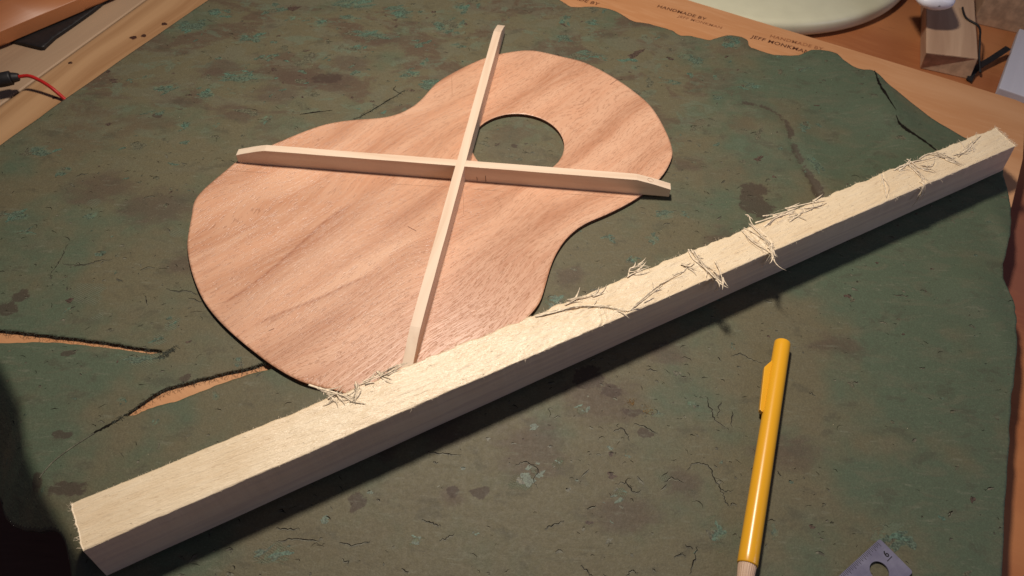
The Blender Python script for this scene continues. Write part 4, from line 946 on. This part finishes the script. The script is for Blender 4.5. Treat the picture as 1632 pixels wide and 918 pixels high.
wdir = rw_/wid; ldir = ru/np.linalg.norm(ru)
c6 = r6[0]; text_mesh('figure', '6', c6+ldir*.7+wdir*1.4, c6-ldir*1.1+wdir*1.4, .9, M['engrave'], rl)
pa_, pb_ = to_local([r6[1]], rc[0], ra_)[0], to_local([r6[2]], rc[0], ra_)[0]
t = (pb_-pa_)/np.linalg.norm(pb_-pa_); q = np.array([-t[1], t[0]])*.16
obj('engraved_stroke', [(*(pa_-q), .73), (*(pb_-q), .73), (*(pb_+q), .73), (*(pa_+q), .73)], [(0, 1, 2, 3)], M['engrave'], rl)
tag(rl, 'steel ruler end with round hole and engraved 6 at the lower right', 'ruler')

# ------------------------------------------------------------------ things at the far right
plate = empty('cream_lid', (D['plate'][0], D['plate'][1], -20))
def turned(prof, n=128):
    v = []; f = []
    for r, z in prof:
        for k in range(n): v.append((r*math.cos(2*math.pi*k/n), r*math.sin(2*math.pi*k/n), z))
    for i in range(len(prof)-1):
        for k in range(n): a = i*n+k; b = i*n+(k+1) % n; f.append((a, b, b+n, a+n))
    f.append(tuple((len(prof)-1)*n+k for k in range(n)))
    return v, f
v, f = turned([(D['plate'][2]+r_, z_) for r_, z_ in ((-12, 2.4), (-3, 2.4), (-.2, 3.2), (.6, 5), (.4, 10), (-.4, 12.2), (-2.5, 13.7), (-6, 14.2), (-30, 14.4), (-70, 14.5), (-D['plate'][2]+1, 14.6))]); obj('lid_top', v, f, M['cream'], plate, smooth=True)
v, f = turned([(D['plate'][2]-14, 0), (D['plate'][2]-13, 2.5), (1, 2.6)]); obj('lid_shade_base', v, f, M['black'], plate, smooth=True)  # added black foot, painting in the shadow gap under the lid
tag(plate, 'cream round plastic lid at the top edge behind the stamped board', 'lid')

ab = [np.array(p) for p in D['blockA_base']]; at_ = [np.array(p) for p in D['blockA_top']]
dl = (at_[2]-at_[1])/np.linalg.norm(at_[2]-at_[1]); LA = 95.
base = [(*ab[0], -20), (*ab[1], -20), (*(ab[1]+dl*LA), -20), (*(ab[0]+dl*LA), -20)]
topp = [(*at_[0], -4), (*at_[1], -4), (*(at_[1]+dl*LA), -4), (*(at_[0]+dl*LA), -4)]
def block(name, base, topp, ang, label, mt=None):
    loc = np.mean([p[:2] for p in base], 0)
    L = lambda R: [(*to_local([p[:2]], loc, ang)[0], p[2]) for p in R]
    bm = hexa(L(base), L(topp), .7, 2); me_end = 1
    bm.normal_update()
    for fce in bm.faces:
        fce.material_index = 1 if abs(fce.normal.x) > .75 else 0
    o = bm_obj(name, bm, [mt or M['block'], M['endgrain'] if mt is None else mt], loc=(*loc, 0), rz=ang)
    return tag(o, label, 'block', 'wooden blocks at the top right')
block('wood_block', base, topp, math.atan2(dl[1], dl[0]), 'tan wooden block with brown end grain facing the mat, thin black wire on it')
b0 = [np.array(p) for p in D['blockB']]; dB2 = (b0[1]-b0[0])/np.linalg.norm(b0[1]-b0[0]); nB2 = np.array([-dB2[1], dB2[0]])
q = [b0[0]-dB2*3, b0[0]+dB2*75, b0[0]+dB2*75+nB2*40, b0[0]-dB2*3+nB2*40]
block('wood_block', ring(q, -20), ring(q, 22), math.atan2(nB2[1], nB2[0]), 'brown wooden block in the top right corner behind the wire')
c0 = [np.array(p) for p in D['blockC']]; d1 = (c0[0]-c0[1])/np.linalg.norm(c0[0]-c0[1]); n1 = np.array([d1[1], -d1[0]])
q = [c0[1], c0[1]+n1*48, c0[1]+n1*48+d1*84, c0[1]+d1*84]
block('wood_block', ring(q, -19.5), ring(q, -14), math.atan2(d1[1], d1[0]), 'pale blue grey painted wooden block cut by the right edge', M['bluewhite'])
wp = np.array(D['wire']); m = Mesh(); wz = [-3.0, -3.2, -3.1, -5, -11, -15.5]
m.tube(catmull(np.c_[wp, wz], 8, False), .75, .8, n=8); wr = m.build('black_wire', M['black']); tag(wr, 'thin curved black wire draped over the edge of the tan wooden block', 'wire')
st = np.array(D['strap']); sd_ = (st[3]-st[1])/np.linalg.norm(st[3]-st[1]); sn = np.array([-sd_[1], sd_[0]])
path = catmull(np.c_[st, [-18.5, -16.5, -15, -12]], 5, False)
vv = []; ff = []
for p in path:
    for a, z in ((-2.2, -.5), (2.2, -.5), (2.2, .5), (-2.2, .5)): vv.append((p[0]+sn[0]*a, p[1]+sn[1]*a, p[2]+z))
for i in range(len(path)-1):
    for k2 in range(4): a = i*4+k2; b = i*4+(k2+1) % 4; ff.append((a, b, b+4, a+4))
ff += [(3, 2, 1, 0), tuple(len(vv)-4+i for i in range(4))]
sp = obj('black_strap', vv, ff, M['black']); tag(sp, 'flat black strap end on the bench between tan block and pale blue block', 'strap')
cp = np.array(D['cup_pts'])[2]; cup = empty('white_scoop', (cp[0]+6, cp[1]+6, 14))
v, f = turned([(1, 0), (8, .3), (13, 2), (16, 5.5), (17.5, 11), (18.4, 22), (18.9, 34), (17.8, 34), (16.6, 12), (1, 3)], 48); v = [(x*.8, z+0*y, y*.35+4) for x, y, z in v]
obj('bowl', v, f, M['white'], cup, smooth=True)
tag(cup, 'rounded white plastic tip poking in at the top above the tan block', 'scoop')

# knots and stain marks
for kp, kr in zip(D['knots'], ((2.0, 2.6), (1.6, 2.2), (1.7, 1.9), (1.3, 1.3), (1.2, 1.2))):
    q = to_local([kp], rail0, ra)[0]; disc_knot(q[0], -q[1], *kr)

# pale dust lying on the mat
ds = Mesh(); cnt = 0
while cnt < 260:
    if cnt < 120:
        t = rng.random(); p = np.array(D['bar']['tb'][0])*(1-t)+np.array(D['bar']['tb'][1])*t+np.array([-.49, .87])*rng.gamma(1.5, 8.0); x, y = p
    else: x, y = rng.uniform(-300, 280), rng.uniform(70, 500)
    cnt += 1
    q = to_local([(x, y)], so, sa)
    if not inside(np.array([[x, y]]), outer)[0] or inside(q, outl)[0]: continue
    z = float(mat_z(np.array([x]), np.array([y]))[0]); r_ = rng.uniform(.1, .26); b_ = len(ds.v); a = rng.uniform(0, 6)
    ds.v += [(x+r_*math.cos(a), y+r_*math.sin(a), z+.02), (x+.5*r_*math.cos(a+2), y+.5*r_*math.sin(a+2), z+.02), (x-r_*math.cos(a)*1.4, y-r_*math.sin(a)*1.4, z+.02), (x, y, z+r_*.8)]
    ds.f += [(b_, b_+1, b_+3), (b_+1, b_+2, b_+3), (b_+2, b_, b_+3), (b_+2, b_+1, b_)]
dst = ds.build('sawdust', M['fibre'], smooth=False); tag(dst, 'pale specks of sawdust scattered over the green mat', 'sawdust'); dst['kind'] = 'stuff'
